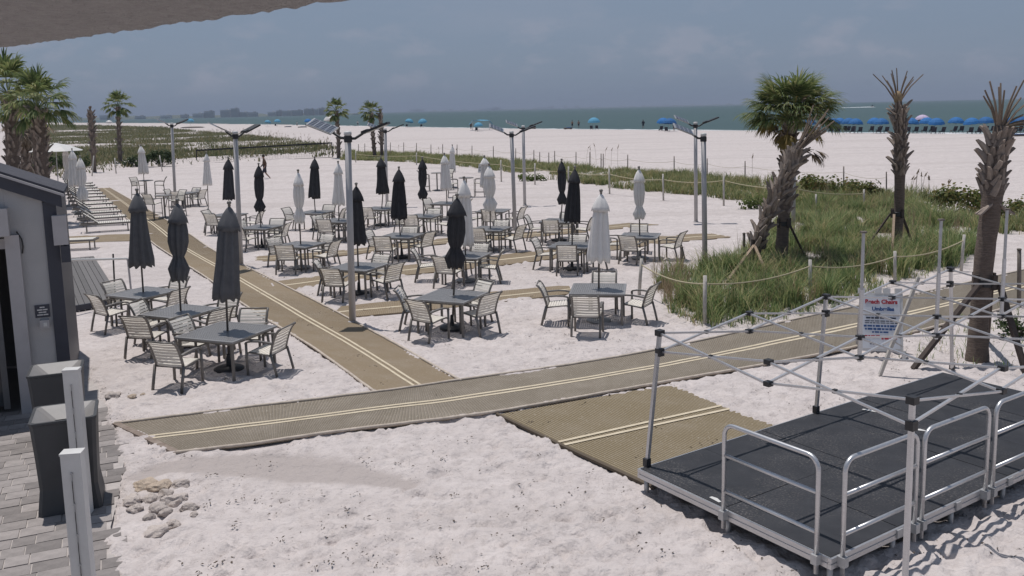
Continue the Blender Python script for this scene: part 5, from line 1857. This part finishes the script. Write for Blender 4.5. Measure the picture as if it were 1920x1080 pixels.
for dx, dy, tx, ty in ((1650, 703, 1722, 520),):
    B = G(dx, dy)
    T = V(tx, ty, B.y) - B
    o = MB().bar((0, 0, 0), T, .06, .05).bar(T * .35 + Vector((0, .0, 0)), T * .35 + Vector((.16, .02, -.10)), .02, .02).build('leaning_pole', M['post'])
    o.location = B
    tag(o, 'white pole leaning across the right side of the rental sign', 'pole')
# small easel sign at the far rope
p = G(902, 327)
t = thing('small_sign', 'small white leaning sign by the rope behind the tables', 'sign', p, rad(10))
o = MB().box((0, 0, .42), (.5, .03, .75)).build('panel', M['white'], t); o.rotation_euler = (rad(-14), rad(10), 0)
q = MB()
for k in range(5):
    q.box((-.02, -.02, .68 - k * .1), (.36 - .06 * (k % 2), .004, .03))
o = q.build('print', M['ink'], t); o.rotation_euler = (rad(-14), rad(10), 0)
MB().bar((-.2, .02, .05), (-.2, .02, -.05), .04).bar((.2, .02, .05), (.2, .02, -.05), .04).bar((0, .05, .7), (0, .35, 0), .03).build('leg', M['white'], t)

# ------------------------------------------------------------------ the bar building at the left
C0 = G(136, 760)
aw = rad(24)
t = thing('bar_building', 'low grey beach bar with dark trim and sloping eave at the left edge', 'building', C0, aw)
# local frame: -x runs along the front wall towards the left, +y runs back, z up
zc = V(128, 380, C0.y).z          # eave height at the corner
th = 0.62                        # rise of the gable edge per metre to the left
def zr(x):
    return zc - x * 0.42
op0, op1 = -0.68, -6.0            # door opening in x
oph = V(34, 442, C0.y).z
def wallseg(x0, x1, z0, z1a, z1b, nm='wall', m_=None, y0=0.0, d=.16):
    q = MB()
    q.hexa([(x0, y0, z0), (x1, y0, z0), (x1, y0 + d, z0), (x0, y0 + d, z0)], [(x0, y0, z1a), (x1, y0, z1b), (x1, y0 + d, z1b), (x0, y0 + d, z1a)])
    return q.build(nm, m_ or M['wall'], t)
wallseg(op0, -.16, -.05, zr(op0), zr(-.16))
wallseg(op1, op0 - .002, oph + .02, zr(op1), zr(op0))
wallseg(-7.0, op1 - .002, -.05, zr(-7), zr(op1))
q = MB(); q.hexa([(-.16, -.03, -.05), (0.03, -.03, -.05), (.03, .2, -.05), (-.16, .2, -.05)], [(-.16, -.03, zc + .02), (.03, -.03, zc + .02), (.03, .2, zc + .02), (-.16, .2, zc + .02)])
q.build('corner_trim', M['trim'], t)
q = MB(); q.box((-.05, 2.0, zc / 2 - .05), (.14, 3.6, zc)); q.build('side_wall', M['trim'], t)
q = MB(); q.box((-3.5, 3.2, 1.6), (7, .1, 3.4)); q.box((-3.5, 1.6, -.03), (7, 3.2, .04)); q.build('back_room', M['inside'], t)
q = MB(); q.box((-3.6, 1.68, oph + .14), (6.8, 2.9, .06)); q.build('ceiling', M['inside'], t)
# sloping eave: fascia, gutter, roof sheet
q = MB(); q.hexa([(-7, -.10, zr(-7) - .02), (.12, -.10, zr(.12) - .02), (.12, .0, zr(.12) - .02), (-7, .0, zr(-7) - .02)], [(-7, -.10, zr(-7) + .17), (.12, -.10, zr(.12) + .17), (.12, 0, zr(.12) + .17), (-7, 0, zr(-7) + .17)])
q.build('fascia', M['trim'], t)
q = MB(); q.hexa([(-7, -.16, zr(-7) + .172), (.16, -.16, zr(.16) + .172), (.16, -.02, zr(.16) + .172), (-7, -.02, zr(-7) + .172)], [(-7, -.16, zr(-7) + .21), (.16, -.16, zr(.16) + .21), (.16, -.02, zr(.16) + .21), (-7, -.02, zr(-7) + .21)])
q.build('drip_edge', M['signgrey'], t)
q = MB(); q.hexa([(-7, -.10, zr(-7) + .20), (.16, -.10, zr(.16) + .20), (.16, 1.6, zr(.16) + .20), (-7, 1.6, zr(-7) + .20)], [(-7, -.10, zr(-7) + .25), (.16, -.10, zr(.16) + .25), (.16, 1.6, zr(.16) + .25), (-7, 1.6, zr(-7) + .25)])
q.build('roof', M['roof'], t)
# shutter housing, door frame, glazing
q = MB(); q.box((op0 - 2.4, -.13, oph + .27), (4.9, .26, .42)); q.build('shutter_box', M['signgrey'], t)
q = MB(); q.box((op0 + .06, -.03, oph / 2), (.20, .12, oph + .1)); q.build('door_jamb', M['signgrey'], t)
q = MB(); q.box((op0 - 2.5, .10, oph - .09), (5.0, .1, .16)); q.build('door_head', M['signgrey'], t)
for k in range(3):
    q = MB(); q.box((op0 - .25 - k * 1.1, .14 + .03 * (k % 2), oph / 2), (.09, .05, oph - .1)); q.build('door_stile', M['inside'], t)
    q = MB(); q.box((op0 - .80 - k * 1.1, .15, oph / 2), (1.0, .012, oph - .2)); q.build('pane', M['glass'], t)
q = MB(); q.box((.06, -.10, zc - .42), (.20, .16, .46)); q.build('speaker_box', M['signgrey'], t)
q = MB(); q.box((.11, -.10, zc - .80), (.13, .14, .26)); q.tube([(.1, -.1, zc - .66), (.13, -.12, zc - .62), (.1, -.05, zc - .55)], .03, 6); q.build('flood_lamp', M['trim'], t)
MB().tube([(-.55, -.05, oph + .1), (-.49, -.05, oph - .02), (-.48, -.04, oph - .15), (-.50, -.02, oph - .25)], .012, 5).build('cable', M['black'], t)
Rw = Matrix.Translation(C0) @ Matrix.Rotation(aw, 4, 'Z')
# wall notice and dispenser
def wp(x, y, z):
    return Rw @ Vector((x, y, z))
def zat(v):
    return V(88, v, C0.y).z
n0 = wp(-.30, -.012, 0)
nz = V(88, 583, n0.y).z
t = thing('wall_notice', 'small dark notice with four white lines on the grey bar wall', 'sign', (n0.x, n0.y, nz), aw)
q = MB(); q.box((0, 0, 0), (.21, .016, .20)); q.build('plate', M['trim'], t)
for k, l in enumerate((.07, .15, .11, .16)):
    q = MB(); q.box((-l * .23, -.010, .062 - k * .04), (l * .5, .004, .018)); q.box((l * .28, -.010, .062 - k * .04), (l * .42, .004, .018)); q.build('print_line', M['white'], t)
nz2 = V(92, 606, n0.y).z
t = thing('wall_dispenser', 'small pale dispenser below the notice on the grey bar wall', 'dispenser', (n0.x, n0.y, nz2), aw)
q = MB(); q.box((.02, -.05, 0), (.13, .10, .13)); q.build('housing', M['signgrey'], t)
q = MB(); q.box((.03, -.105, .0), (.05, .012, .06)); q.build('button', M['white'], t)
# chair seen inside the doorway
c = wp(-1.55, .1, 0) - Vector((0, .5, 0))
place(BC_, 'bar_chair', 'dark bar stool standing in the bar doorway at the left edge', 'bar chair', (c.x, c.y, 0.0), aw + rad(190), None)

# ------------------------------------------------------------------ bins and cable posts
def bin_(px0, px1, label, h, w, rz):
    """square litter bin, waisted, with a funnel lid; stands with its near right corner at the survey point"""
    B = G(*px0)
    t = thing('litter_bin', label, 'bin', B, rz, 'tall square litter bins')
    def ring(s, z, c=.04):
        k = s / 2
        return [(-k + c, -k, z), (k - c, -k, z), (k, -k + c, z), (k, k - c, z), (k - c, k, z), (-k + c, k, z), (-k, k - c, z), (-k, -k + c, z)]
    q = MB()
    rs_ = [ring(w * .99, 0), ring(w * .98, .05), ring(w * .89, .30), ring(w * .93, h * .6), ring(w, h)]
    for a, b in zip(rs_[:-1], rs_[1:]):
        q.add(a + b, [(i, (i + 1) % 8, 8 + (i + 1) % 8, 8 + i) for i in range(8)])
    q.add(rs_[0], [tuple(range(8))[::-1]])
    q.build('body', M['can'], t)
    q = MB()
    a, b, c, d, e_ = ring(w, h + .002), ring(w + .02, h + .006), ring(w + .02, h + .035), ring(w - .05, h + .035), ring(w * .42, h - .10)
    for m_, n_ in ((a, b), (b, c), (c, d)):
        q.add(m_ + n_, [(i, (i + 1) % 8, 8 + (i + 1) % 8, 8 + i) for i in range(8)])
    q.build('rim', M['can'], t)
    q = MB()
    q.add(d + e_, [(i, (i + 1) % 8, 8 + (i + 1) % 8, 8 + i) for i in range(8)])
    q.build('funnel', M['can_top'], t)
    q = MB(); q.add(ring(w * .44, h - .14), [tuple(range(8))]); q.build('opening', M['black'], t)
bin_((137, 940), None, 'near litter bin with funnel lid behind the white cable posts', 1.10, .70, rad(22))
bin_((118, 826), None, 'far litter bin against the corner of the bar', 1.05, .68, rad(22))
def cpost(base, top, label):
    B = G(*base)
    T = V(top[0], top[1], B.y) - B
    t = thing('cable_post', label, 'post', B, rad(8), 'white cable posts')
    w, d = .165, .12
    q = MB()
    q.hexa([(-w / 2, -d / 2, 0), (w / 2, -d / 2, 0), (w / 2, d / 2, 0), (-w / 2, d / 2, 0)], [(-w / 2, -d / 2, T.z), (w / 2, -d / 2, T.z), (w / 2, d / 2, T.z), (-w / 2, d / 2, T.z)])
    q.build('shaft', M['white'], t)
    q = MB(); q.box((0, 0, T.z + .011), (w + .012, d + .012, .018)); q.build('cap', M['white'], t)
    for k in range(5):
        z = T.z - .16 - k * .28
        q = MB().tube([(0, -d / 2 - .012, z), (0, -d / 2 + .01, z)], .011, 8).box((0, -d / 2 - .006, z - .035), (.008, .012, .06))
        q.build('cable_fitting', M['alu_dull'], t)
    MB().tube([(0, -d / 2 - .008, T.z - .18), (.004, -d / 2 - .01, .05)], .0035, 5).build('cable', M['black'], t)
cpost((159, 962), (140, 694), 'white square cable post in front of the near bin')
cpost((168, 1195), (129, 850), 'nearest white square cable post at the bottom left')
# white pipe rail by the plank deck
a, b = G(126, 590), G(246, 560)
t = thing('pipe_rail', 'white pipe hand rail with dark post beside the plank deck', 'railing', b)
Tb = V(238, 485, b.y) - b
Ta = V(120, 488, a.y) - b
MB().tube([tuple(Ta), tuple(Tb)], .028, 8).build('hand_rail', M['white'], t)
MB().tube([tuple(Tb), (Tb + Vector((.02, 0, -.05))), (0.02, 0, 0)], .026, 8).build('post', M['signgrey'], t)
c = G(216, 560) - b
MB().tube([c, V(212, 476, G(216, 560).y) - b], .022, 8).build('dark_post', M['black'], t)

# ------------------------------------------------------------------ rubble by the patio
def rock(px, py, s, mat, label, seed, group='limestone rubble by the patio', flat=.62):
    r = random.Random(seed)
    bm = bmesh.new()
    bmesh.ops.create_icosphere(bm, subdivisions=3, radius=1)
    for v in bm.verts:
        n_ = mnoise.noise(v.co * 1.1 + Vector((seed * 3.1, 0, 0))) * .45 + mnoise.noise(v.co * 2.7 + Vector((0, seed * 1.7, 0))) * .22 + mnoise.noise(v.co * 6 + Vector((seed, 0, 0))) * .08
        v.co *= 1 + n_
        v.co.z *= flat
    me = bpy.data.meshes.new('rock')
    bm.to_mesh(me); bm.free()
    me.materials.append(mat)
    o = obj('rock', me, None, G(px, py) + Vector((0, 0, s * .06)), r.uniform(0, 6))
    o.scale = (s * 1.2, s * 1.2 * r.uniform(.7, 1), s * 1.1)
    tag(o, label, 'rock', group)
RK = [(336, 910, .095, 'lone rounded rock set apart at the top right of the rubble heap'), (248, 940, .10, 'grey rock at the left end of the rubble heap'), (272, 912, .13, 'large ochre lump at the top left of the rubble heap'), (300, 915, .11, 'ochre lump at the top centre of the rubble heap'), (255, 955, .075, 'flat lump at the lower left of the rubble heap'), (285, 936, .09, 'lump just below the large ochre one in the rubble heap'), (296, 955, .10, 'lump at the lower centre of the rubble heap'), (322, 940, .12, 'largest pale lump in the right half of the rubble heap'), (340, 933, .075, 'small lump right of the largest pale one in the heap'), (310, 962, .07, 'small lump at the bottom centre of the rubble heap'), (355, 953, .09, 'jagged lump near the right end of the rubble heap'), (364, 966, .05, 'small rock at the right end of the rubble heap'), (296, 998, .10, 'lowest rock of the rubble heap, alone in the sand'), (326, 983, .065, 'small rock just above the lowest rock of the heap'), (280, 970, .06, 'small lump at the bottom left of the rubble heap'), (312, 925, .08, 'lump in the very middle of the rubble heap')]
for k, (u, v, s, lab) in enumerate(RK):
    rock(u, v, s, M['rock_o'] if k in (2, 3) else M['rock'], lab or 'tan limestone lump in the middle of the rubble heap by the patio', 300 + k)
rock(212, 744, .11, M['rock'], 'dark rough rock at the patio edge near the left row', 330, 'rocks at the patio edge')
rock(247, 744, .065, M['rock_o'], 'small reddish rock right of the dark patio edge rock', 331, 'rocks at the patio edge')
rock(268, 741, .045, M['rock_o'], 'smallest reddish rock at the patio edge', 332, 'rocks at the patio edge')

# ------------------------------------------------------------------ the eave over the camera
zs = H + 0.42
p0, p1 = G(-250, 122, zs), G(0, 90, zs)
p0, p1 = None, None
def Gs(u, v):
    d = ray(u, v)
    return Vector((0, 0, H)) + d * ((zs - H) / d.z)
a, b = Gs(-200, 118), Gs(700, -6)
d = (b - a).normalized()
a2, b2 = a - d * 1.0, b + d * 1.6
nrm = Vector((-d.y, d.x, 0))
if nrm.y > 0:
    nrm = -nrm
nrm = nrm.normalized()
q = MB()
L = (b2 - a2).length
nx_, ny_ = 260, 70
for j in range(ny_):
    for i in range(nx_):
        p = a2 + d * (L * i / (nx_ - 1)) + nrm * (2.6 * (j / (ny_ - 1)) ** 1.6)
        n_ = mnoise.noise(p * 9) * .010 + mnoise.noise(p * 31) * .007
        e_ = 0.0
        if j == 0:
            e_ = mnoise.noise(p * 14) * .02 + mnoise.noise(p * 45) * .012
        q.v.append((p.x - nrm.x * e_, p.y - nrm.y * e_, p.z + n_ + (0.02 if j == 0 else 0)))
for j in range(ny_ - 1):
    for i in range(nx_ - 1):
        k = j * nx_ + i
        q.f.append((k, k + nx_, k + nx_ + 1, k + 1))
k = len(q.v)
for i in range(nx_):
    p = a2 + d * (L * i / (nx_ - 1))
    q.v.append((p.x - nrm.x * -.02, p.y - nrm.y * -.02, p.z + .35))
for i in range(nx_ - 1):
    q.f.append((i, i + 1, k + i + 1, k + i))
k2 = len(q.v)
for i in range(nx_):
    p = a2 + d * (L * i / (nx_ - 1)) + nrm * 2.6
    q.v.append((p.x, p.y, p.z + .35))
for i in range(nx_ - 1):
    q.f.append((k + i, k + i + 1, k2 + i + 1, k2 + i))
tag(q.build('stucco_eave', M['soffit'], None, True), 'rough grey stucco eave overhanging the top left corner', 'eave')

# ------------------------------------------------------------------ people
def person(px, h, pose, cloth, label, rz=0.0, mats=('skin', 'shorts', None)):
    """one continuous skinned body, with hair, shorts and shirt as children"""
    B = G(*px)
    k = h / 1.75
    if pose == 'walk':
        J = {'pel': (0, 0, .93), 'wst': (.01, 0, 1.08), 'chs': (.03, 0, 1.32), 'nck': (.04, 0, 1.49), 'hd0': (.06, 0, 1.57), 'hd1': (.07, 0, 1.68), 'hd2': (.065, 0, 1.76),
             'hl': (0, .09, .90), 'kl': (.17, .10, .50), 'al': (.22, .10, .09), 'tl': (.37, .10, .03), 'hr': (0, -.09, .90), 'kr': (-.05, -.10, .48), 'ar': (-.34, -.10, .13), 'tr': (-.22, -.10, .03),
             'sl': (.02, .19, 1.42), 'el': (-.08, .24, 1.15), 'wl': (.06, .25, .92), 'fl': (.10, .25, .83), 'sr': (.02, -.19, 1.42), 'er': (.05, -.24, 1.15), 'wr': (.22, -.22, .98), 'fr': (.28, -.21, .92)}
    else:
        J = {'pel': (0, 0, .93), 'wst': (0, 0, 1.08), 'chs': (.0, 0, 1.32), 'nck': (.0, 0, 1.49), 'hd0': (.02, 0, 1.57), 'hd1': (.03, 0, 1.68), 'hd2': (.02, 0, 1.76),
             'hl': (0, .09, .90), 'kl': (.02, .11, .49), 'al': (0, .12, .09), 'tl': (.14, .13, .03), 'hr': (0, -.09, .90), 'kr': (.01, -.11, .49), 'ar': (-.02, -.12, .09), 'tr': (.12, -.14, .03),
             'sl': (0, .19, 1.42), 'el': (-.03, .26, 1.15), 'wl': (.06, .27, .92), 'fl': (.08, .27, .83), 'sr': (0, -.19, 1.42), 'er': (-.03, -.26, 1.15), 'wr': (.05, -.27, .92), 'fr': (.07, -.27, .83)}
    Rr = {'pel': .14, 'wst': .125, 'chs': .14, 'nck': .055, 'hd0': .075, 'hd1': .095, 'hd2': .06, 'hl': .09, 'hr': .09, 'kl': .058, 'kr': .058, 'al': .04, 'ar': .04, 'tl': .035, 'tr': .035, 'sl': .06, 'sr': .06, 'el': .042, 'er': .042, 'wl': .03, 'wr': .03, 'fl': .03, 'fr': .03}
    E_ = [('pel', 'wst'), ('wst', 'chs'), ('chs', 'nck'), ('nck', 'hd0'), ('hd0', 'hd1'), ('hd1', 'hd2'), ('pel', 'hl'), ('hl', 'kl'), ('kl', 'al'), ('al', 'tl'), ('pel', 'hr'), ('hr', 'kr'), ('kr', 'ar'), ('ar', 'tr'), ('chs', 'sl'), ('sl', 'el'), ('el', 'wl'), ('wl', 'fl'), ('chs', 'sr'), ('sr', 'er'), ('er', 'wr'), ('wr', 'fr')]
    ks = list(J)
    me = bpy.data.meshes.new('body')
    me.from_pydata([Vector(J[x]) * k for x in ks], [(ks.index(a), ks.index(b)) for a, b in E_], [])
    ob = obj('tmp', me)
    ob.modifiers.new('skin', 'SKIN')
    for i, x in enumerate(ks):
        sv = me.skin_vertices[0].data[i]
        sv.radius = (Rr[x] * k, Rr[x] * k * (1.25 if x in ('chs', 'wst', 'pel') else 1))
        sv.use_root = x == 'pel'
    su = ob.modifiers.new('sub', 'SUBSURF'); su.levels = 1
    dg = bpy.context.evaluated_depsgraph_get()
    m2 = bpy.data.meshes.new_from_object(ob.evaluated_get(dg))
    bpy.data.objects.remove(ob)
    m2.materials.clear(); m2.materials.append(M[mats[0]])
    m2.polygons.foreach_set('use_smooth', [True] * len(m2.polygons))
    t = thing('person', label, 'person', B, rz, 'people on the beach')
    obj('body', m2, t)
    def shell(lo, hi, nm, mat, inflate, arms=False):
        q = MB()
        sel = [p for p in m2.polygons if lo * k < p.center.z < hi * k and (arms or abs(p.center.y) < .2 * k)]
        idx = {}
        fs = []
        for p in sel:
            f = []
            for vi in p.vertices:
                if vi not in idx:
                    v = m2.vertices[vi]
                    idx[vi] = len(q.v)
                    q.v.append(tuple(v.co + v.normal * inflate))
                f.append(idx[vi])
            fs.append(tuple(f))
        q.f = fs
        if q.f:
            q.build(nm, M[mat], t, True)
    if mats[1]:
        shell(.55, 1.06, 'shorts', mats[1], .02)
    if mats[2]:
        shell(1.02, 1.47, 'shirt', mats[2], .018, True)
    hd = Vector(J['hd1']) * k
    MB().lathe([(.02, .13), (.075, .105), (.105, .05), (.108, 0), (.09, -.05)], 12, hd + Vector((-.015, 0, 0))).build('hair', M['hair'], t, True)
    return t
person((498, 338), 1.78, 'walk', 0, 'person in dark shorts and brown top walking past the far parasols', rad(200), ('skin', 'shorts', 'shirt'))
person((1206, 241), 1.8, 'stand', 0, 'person in dark clothes standing alone at the waterline', rad(90), ('skin', 'shorts', 'shorts'))
person((671, 236), 1.75, 'stand', 0, 'person standing at the waterline left of the far pair of palms', rad(90), ('skin', 'shorts', 'wshirt'))
person((1264, 246), 1.75, 'stand', 0, 'person standing right of the twin blue beach umbrellas', rad(120), ('skin', 'shorts', 'shirt'))
person((589, 236), 1.7, 'walk', 0, 'person walking near the waterline right of a pale blue umbrella', rad(10), ('skin', 'shorts', None))
person((557, 237), 1.7, 'stand', 0, 'person standing among the left beach camps', rad(60), ('skin', 'shorts', 'wshirt'))
person((883, 243), 1.7, 'stand', 0, 'person standing at the left of the pale blue shade tent', rad(60), ('skin', 'shorts', 'shirt'))
person((1073, 240), 1.7, 'stand', 0, 'bather at the waterline, left of two', rad(60), ('skin', 'shorts', None))
person((1085, 240), 1.7, 'stand', 0, 'bather at the waterline, right of two', rad(100), ('skin', 'shorts', None))
person((1535, 251), 1.75, 'stand', 0, 'person standing left of the row of blue umbrellas', rad(100), ('skin', 'shorts', 'wshirt'))

# ------------------------------------------------------------------ beach umbrellas by the water
UM = {}
def umb_mesh(mat):
    b = MB()
    n = 16
    pr = [(1.14, 1.42), (1.18, 1.50), (1.04, 1.80), (.76, 2.08), (.40, 2.27), (.03, 2.34)]
    for i, (r, z) in enumerate(pr):
        for j in range(n):
            a = 2 * math.pi * j / n
            rr = r * (1.0 if j % 2 == 0 else .955)
            b.v.append((rr * math.cos(a), rr * math.sin(a), z + (-.03 if (j % 2 == 0 and i < 2) else .02)))
    for i in range(len(pr) - 1):
        for j in range(n):
            b.f.append((i * n + j, i * n + (j + 1) % n, i * n + n + (j + 1) % n, i * n + n + j))
    b.f.append(tuple((len(pr) - 1) * n + j for j in range(n)))
    return b.mesh('canopy', mat)
for k in ('blue', 'teal', 'lilac', 'white'):
    UM[k] = umb_mesh(M[k])
um_pole = MB().tube([(0, 0, -.2), (0, 0, 2.40)], .025, 6).mesh('pole', M['lpole'])
seat_m = MB()
seat_m.box((0, .15, .32), (.55, .75, .06)); seat_m.bar((0, .5, .33), (0, .82, .95), .55, .05, (0, 1, 0))
seat_m = seat_m.mesh('seat', M['shorts'])
frame_m = MB()
for s in (-1, 1):
    frame_m.bar((s * .27, -.2, 0), (s * .27, .35, .45), .04); frame_m.bar((s * .27, .5, 0), (s * .27, -.1, .45), .04)
frame_m.bar((-.27, .2, .3), (.27, .2, .3), .03)
frame_m = frame_m.mesh('chair_frame', M['dpost'])
def beach_umbrella(px, py, col, label, group, sc=1.0, chairs=1, lab2=None, tiltv=0.0, seed=0):
    B = G(px, py)
    r = random.Random(seed)
    t = thing('beach_umbrella', label, 'umbrella', B, r.uniform(0, 1), group)
    obj('pole', um_pole, t); obj('canopy', UM[col], t)
    t.scale = (sc, sc, sc)
    t.rotation_euler = (rad(r.uniform(-6, 6)), rad(r.uniform(-6, 6)) + tiltv, r.uniform(0, 1))
    for k in range(chairs):
        c = thing('beach_chair', lab2[k] if lab2 else 'low beach chair in the shade under the %s' % label, 'chair', B + Vector((-.55 + 1.1 * k, -.3, 0)), rad(180 + r.uniform(-15, 15)), 'low beach chairs under the umbrellas')
        obj('seat', seat_m, c); obj('chair_frame', frame_m, c)
nth = ['first', 'second', 'third', 'fourth', 'fifth', 'sixth', 'seventh', 'eighth', 'ninth', 'tenth', 'eleventh', 'twelfth', 'thirteenth', 'fourteenth', 'fifteenth', 'sixteenth']
row = [(1516, 248), (1562, 249), (1575, 247.5), (1592, 248), (1603, 250), (1638, 248), (1652, 250), (1706, 250), (1737, 249), (1755, 251), (1791, 249), (1823, 251.5), (1848, 249), (1889, 252), (1913, 249)]
for k, (u, v) in enumerate(row):
    L2 = ['low blue chair under the %s blue umbrella of the right row, %s one' % (nth[k], s) for s in ('left', 'right')]
    beach_umbrella(u, v, 'blue', 'blue beach umbrella by the water, %s from the left in the long row' % nth[k], 'blue umbrellas by the water', 0.93, 2, L2, 0, 500 + k)
beach_umbrella(1729, 243, 'lilac', 'pale lilac beach umbrella behind the blue row', None, 1.0, 0, None, 0, 520)
beach_umbrella(1243, 246, 'blue', 'left one of the twin blue umbrellas beside the right light poles', 'blue umbrellas by the water', 1.05, 1, ['dark low chair under the left twin blue umbrella'], 0, 521)
beach_umbrella(1255, 248, 'blue', 'right one of the twin blue umbrellas beside the right light poles', 'blue umbrellas by the water', 1.05, 1, ['dark low chair under the right twin blue umbrella'], 0, 522)
beach_umbrella(1114, 244, 'teal', 'pale turquoise umbrella by the water right of the middle poles', None, 1.1, 2, ['low chair under the turquoise umbrella, left one', 'low chair under the turquoise umbrella, right one'], 0, 523)
beach_umbrella(766, 239, 'teal', 'pale blue umbrella by the water, left of a far pair', None, 1.1, 1, ['low chair under the left one of the far umbrella pair'], .25, 524)
beach_umbrella(794, 239.5, 'teal', 'pale blue umbrella by the water, right of a far pair', None, 1.1, 1, ['low chair under the right one of the far umbrella pair'], -.25, 525)
beach_umbrella(501, 237.5, 'teal', 'leftmost small pale blue umbrella by the water', None, 1.1, 0, None, .3, 526)
beach_umbrella(520, 237, 'teal', 'small pale blue umbrella second from the left by the water', None, 1.2, 1, ['low chair under the second small pale blue umbrella'], 0, 527)
beach_umbrella(578, 237, 'blue', 'small blue umbrella left of the far white parasol', None, 1.2, 1, ['low chair under the small blue umbrella at the left'], 0, 528)
beach_umbrella(620, 243, 'white', 'open white parasol on the beach left of the net palm', None, 1.7, 0, None, 0, 529)
beach_umbrella(205, 238, 'white', 'tiny pale umbrella far along the left beach', None, 1.5, 0, None, 0, 530)
beach_umbrella(357, 236, 'teal', 'tiny blue umbrella far along the left beach', None, 1.5, 0, None, 0, 531)
# shade tent at the waterline
p = G(902, 245)
t = thing('shade_tent', 'pale blue shade tent on poles by the water', 'tent', p, rad(5))
q = MB()
for i in range(9):
    for j in range(5):
        x, y = -2.6 + 5.2 * i / 8, -1.4 + 2.8 * j / 4
        z = 2.1 + .25 * math.sin(i / 8 * math.pi) - (.7 if i in (0, 8) else 0) + .1 * math.sin(j + i)
        q.v.append((x, y, z))
for i in range(8):
    for j in range(4):
        k = i * 5 + j
        q.f.append((k, k + 5, k + 6, k + 1))
q.build('canopy', M['teal'], t, True)
for x in (-1.9, 1.9):
    for y in (-1.3, 1.3):
        MB().tube([(x, y, 0), (x, y, 2.25)], .03, 6).build('pole', M['lpole'], t)
beach_umbrella(898, 247, 'teal', 'small blue umbrella in front of the shade tent', None, .85, 1, ['dark low chair in front of the shade tent'], 0, 532)
# carts, boxes and camps at the waterline
def camp(px, py, label, cat, w, seed):
    r = random.Random(seed)
    B = G(px, py)
    t = thing('beach_gear', label, cat, B, r.uniform(-.3, .3))
    q = MB(); q.box((0, 0, .22), (w, .6, .34)); q.build('crate', M['dpost'], t)
    q = MB(); q.box((w * .1, 0, .42), (w * .6, .7, .06)); q.build('lid', M['blue'], t)
    for s in (-1, 1):
        MB().tube([(s * w * .35, -.34, .14), (s * w * .35, .34, .14)], .14, 10).build('wheel', M['black'], t)
camp(996, 242, 'dark beach gear at the waterline behind the middle light poles', 'cart', 2.2, 1)
camp(1065, 242.5, 'dark flat gear at the waterline left of the two bathers', 'cart', 1.8, 2)
camp(540, 239, 'dark beach gear among the left camps, left one', 'cart', 2.4, 3)
camp(567, 239.5, 'dark beach gear among the left camps, right one', 'cart', 3.0, 4)
camp(1908, 258, 'dark cart at the right edge in front of the blue umbrellas', 'cart', 2.4, 5)
# low dead mat / board on the far left sand
p = G(361, 240)
o = MB().lathe([(1.2, 0), (1.6, .25), (1.0, .55), (.2, .62)], 14).build('sand_mound', M['dpost'], None, True)
o.location = p; o.scale = (3.2, 1.0, 1.0)
tag(o, 'low dark mound on the sand behind the first light poles', 'mound')
# jet ski and wake
d_ = ray(1636, 201.0)
tt = (-.22 - H) / d_.z
p = Vector((d_.x * tt, d_.y * tt, -.22))
t = thing('jet_ski', 'rider on a jet ski crossing right at the right horizon', 'jet ski', p)
q = MB()
q.hexa([(-1.6, -.5, 0), (1.2, -.5, 0), (1.2, .5, 0), (-1.6, .5, 0)], [(-1.7, -.6, .6), (1.9, -.12, .75), (1.9, .12, .75), (-1.7, .6, .6)])
q.box((-.4, 0, .8), (1.5, .5, .35)); q.build('hull', M['shorts'], t)
MB().tube([(-.5, 0, .9), (-.4, 0, 1.4), (-.2, 0, 1.9), (-.1, 0, 2.2)], [.28, .26, .25, .14], 8).tube([(-.2, .2, 1.75), (.5, .2, 1.35)], .1, 6).tube([(-.2, -.2, 1.75), (.5, -.2, 1.35)], .1, 6).build('rider', M['shorts'], t, True)
q = MB()
r_ = random.Random(5)
for k in range(140):
    f = r_.random() ** 1.4
    x = -f * 46 + r_.uniform(-1, 1); y = r_.uniform(-1, 1) * (1.0 + 2.2 * f)
    s = (1.5 - f) * r_.uniform(.4, 1.0)
    q.add([(x - s * 2, y, .03), (x, y - s * .5, .03), (x + s * 2, y, .03), (x, y + s * .4, .35 * (1.2 - f) + .04)], [(0, 1, 3), (1, 2, 3), (2, 0, 3)])
o = q.build('wake', M['foam'])
o.location = p
tag(o, 'white churned wake behind the jet ski', None, None, 'stuff')

# ------------------------------------------------------------------ the air over the water
hz = MB()
hz.box((0, 8950, 39), (36400, 18500, 82))
hm = bpy.data.materials.new('sea_haze')
hm.use_nodes = True
ht = hm.node_tree
ht.nodes.clear()
ho = N(ht, 'ShaderNodeOutputMaterial')
hv = N(ht, 'ShaderNodeVolumePrincipled')
hv.inputs['Color'].default_value = (0.52, 0.60, 0.74, 1)
hv.inputs['Density'].default_value = 0.00018
ht.links.new(hv.outputs[0], ho.inputs['Volume'])
tag(hz.build('haze', hm), 'thin sea haze', None, None, 'stuff')
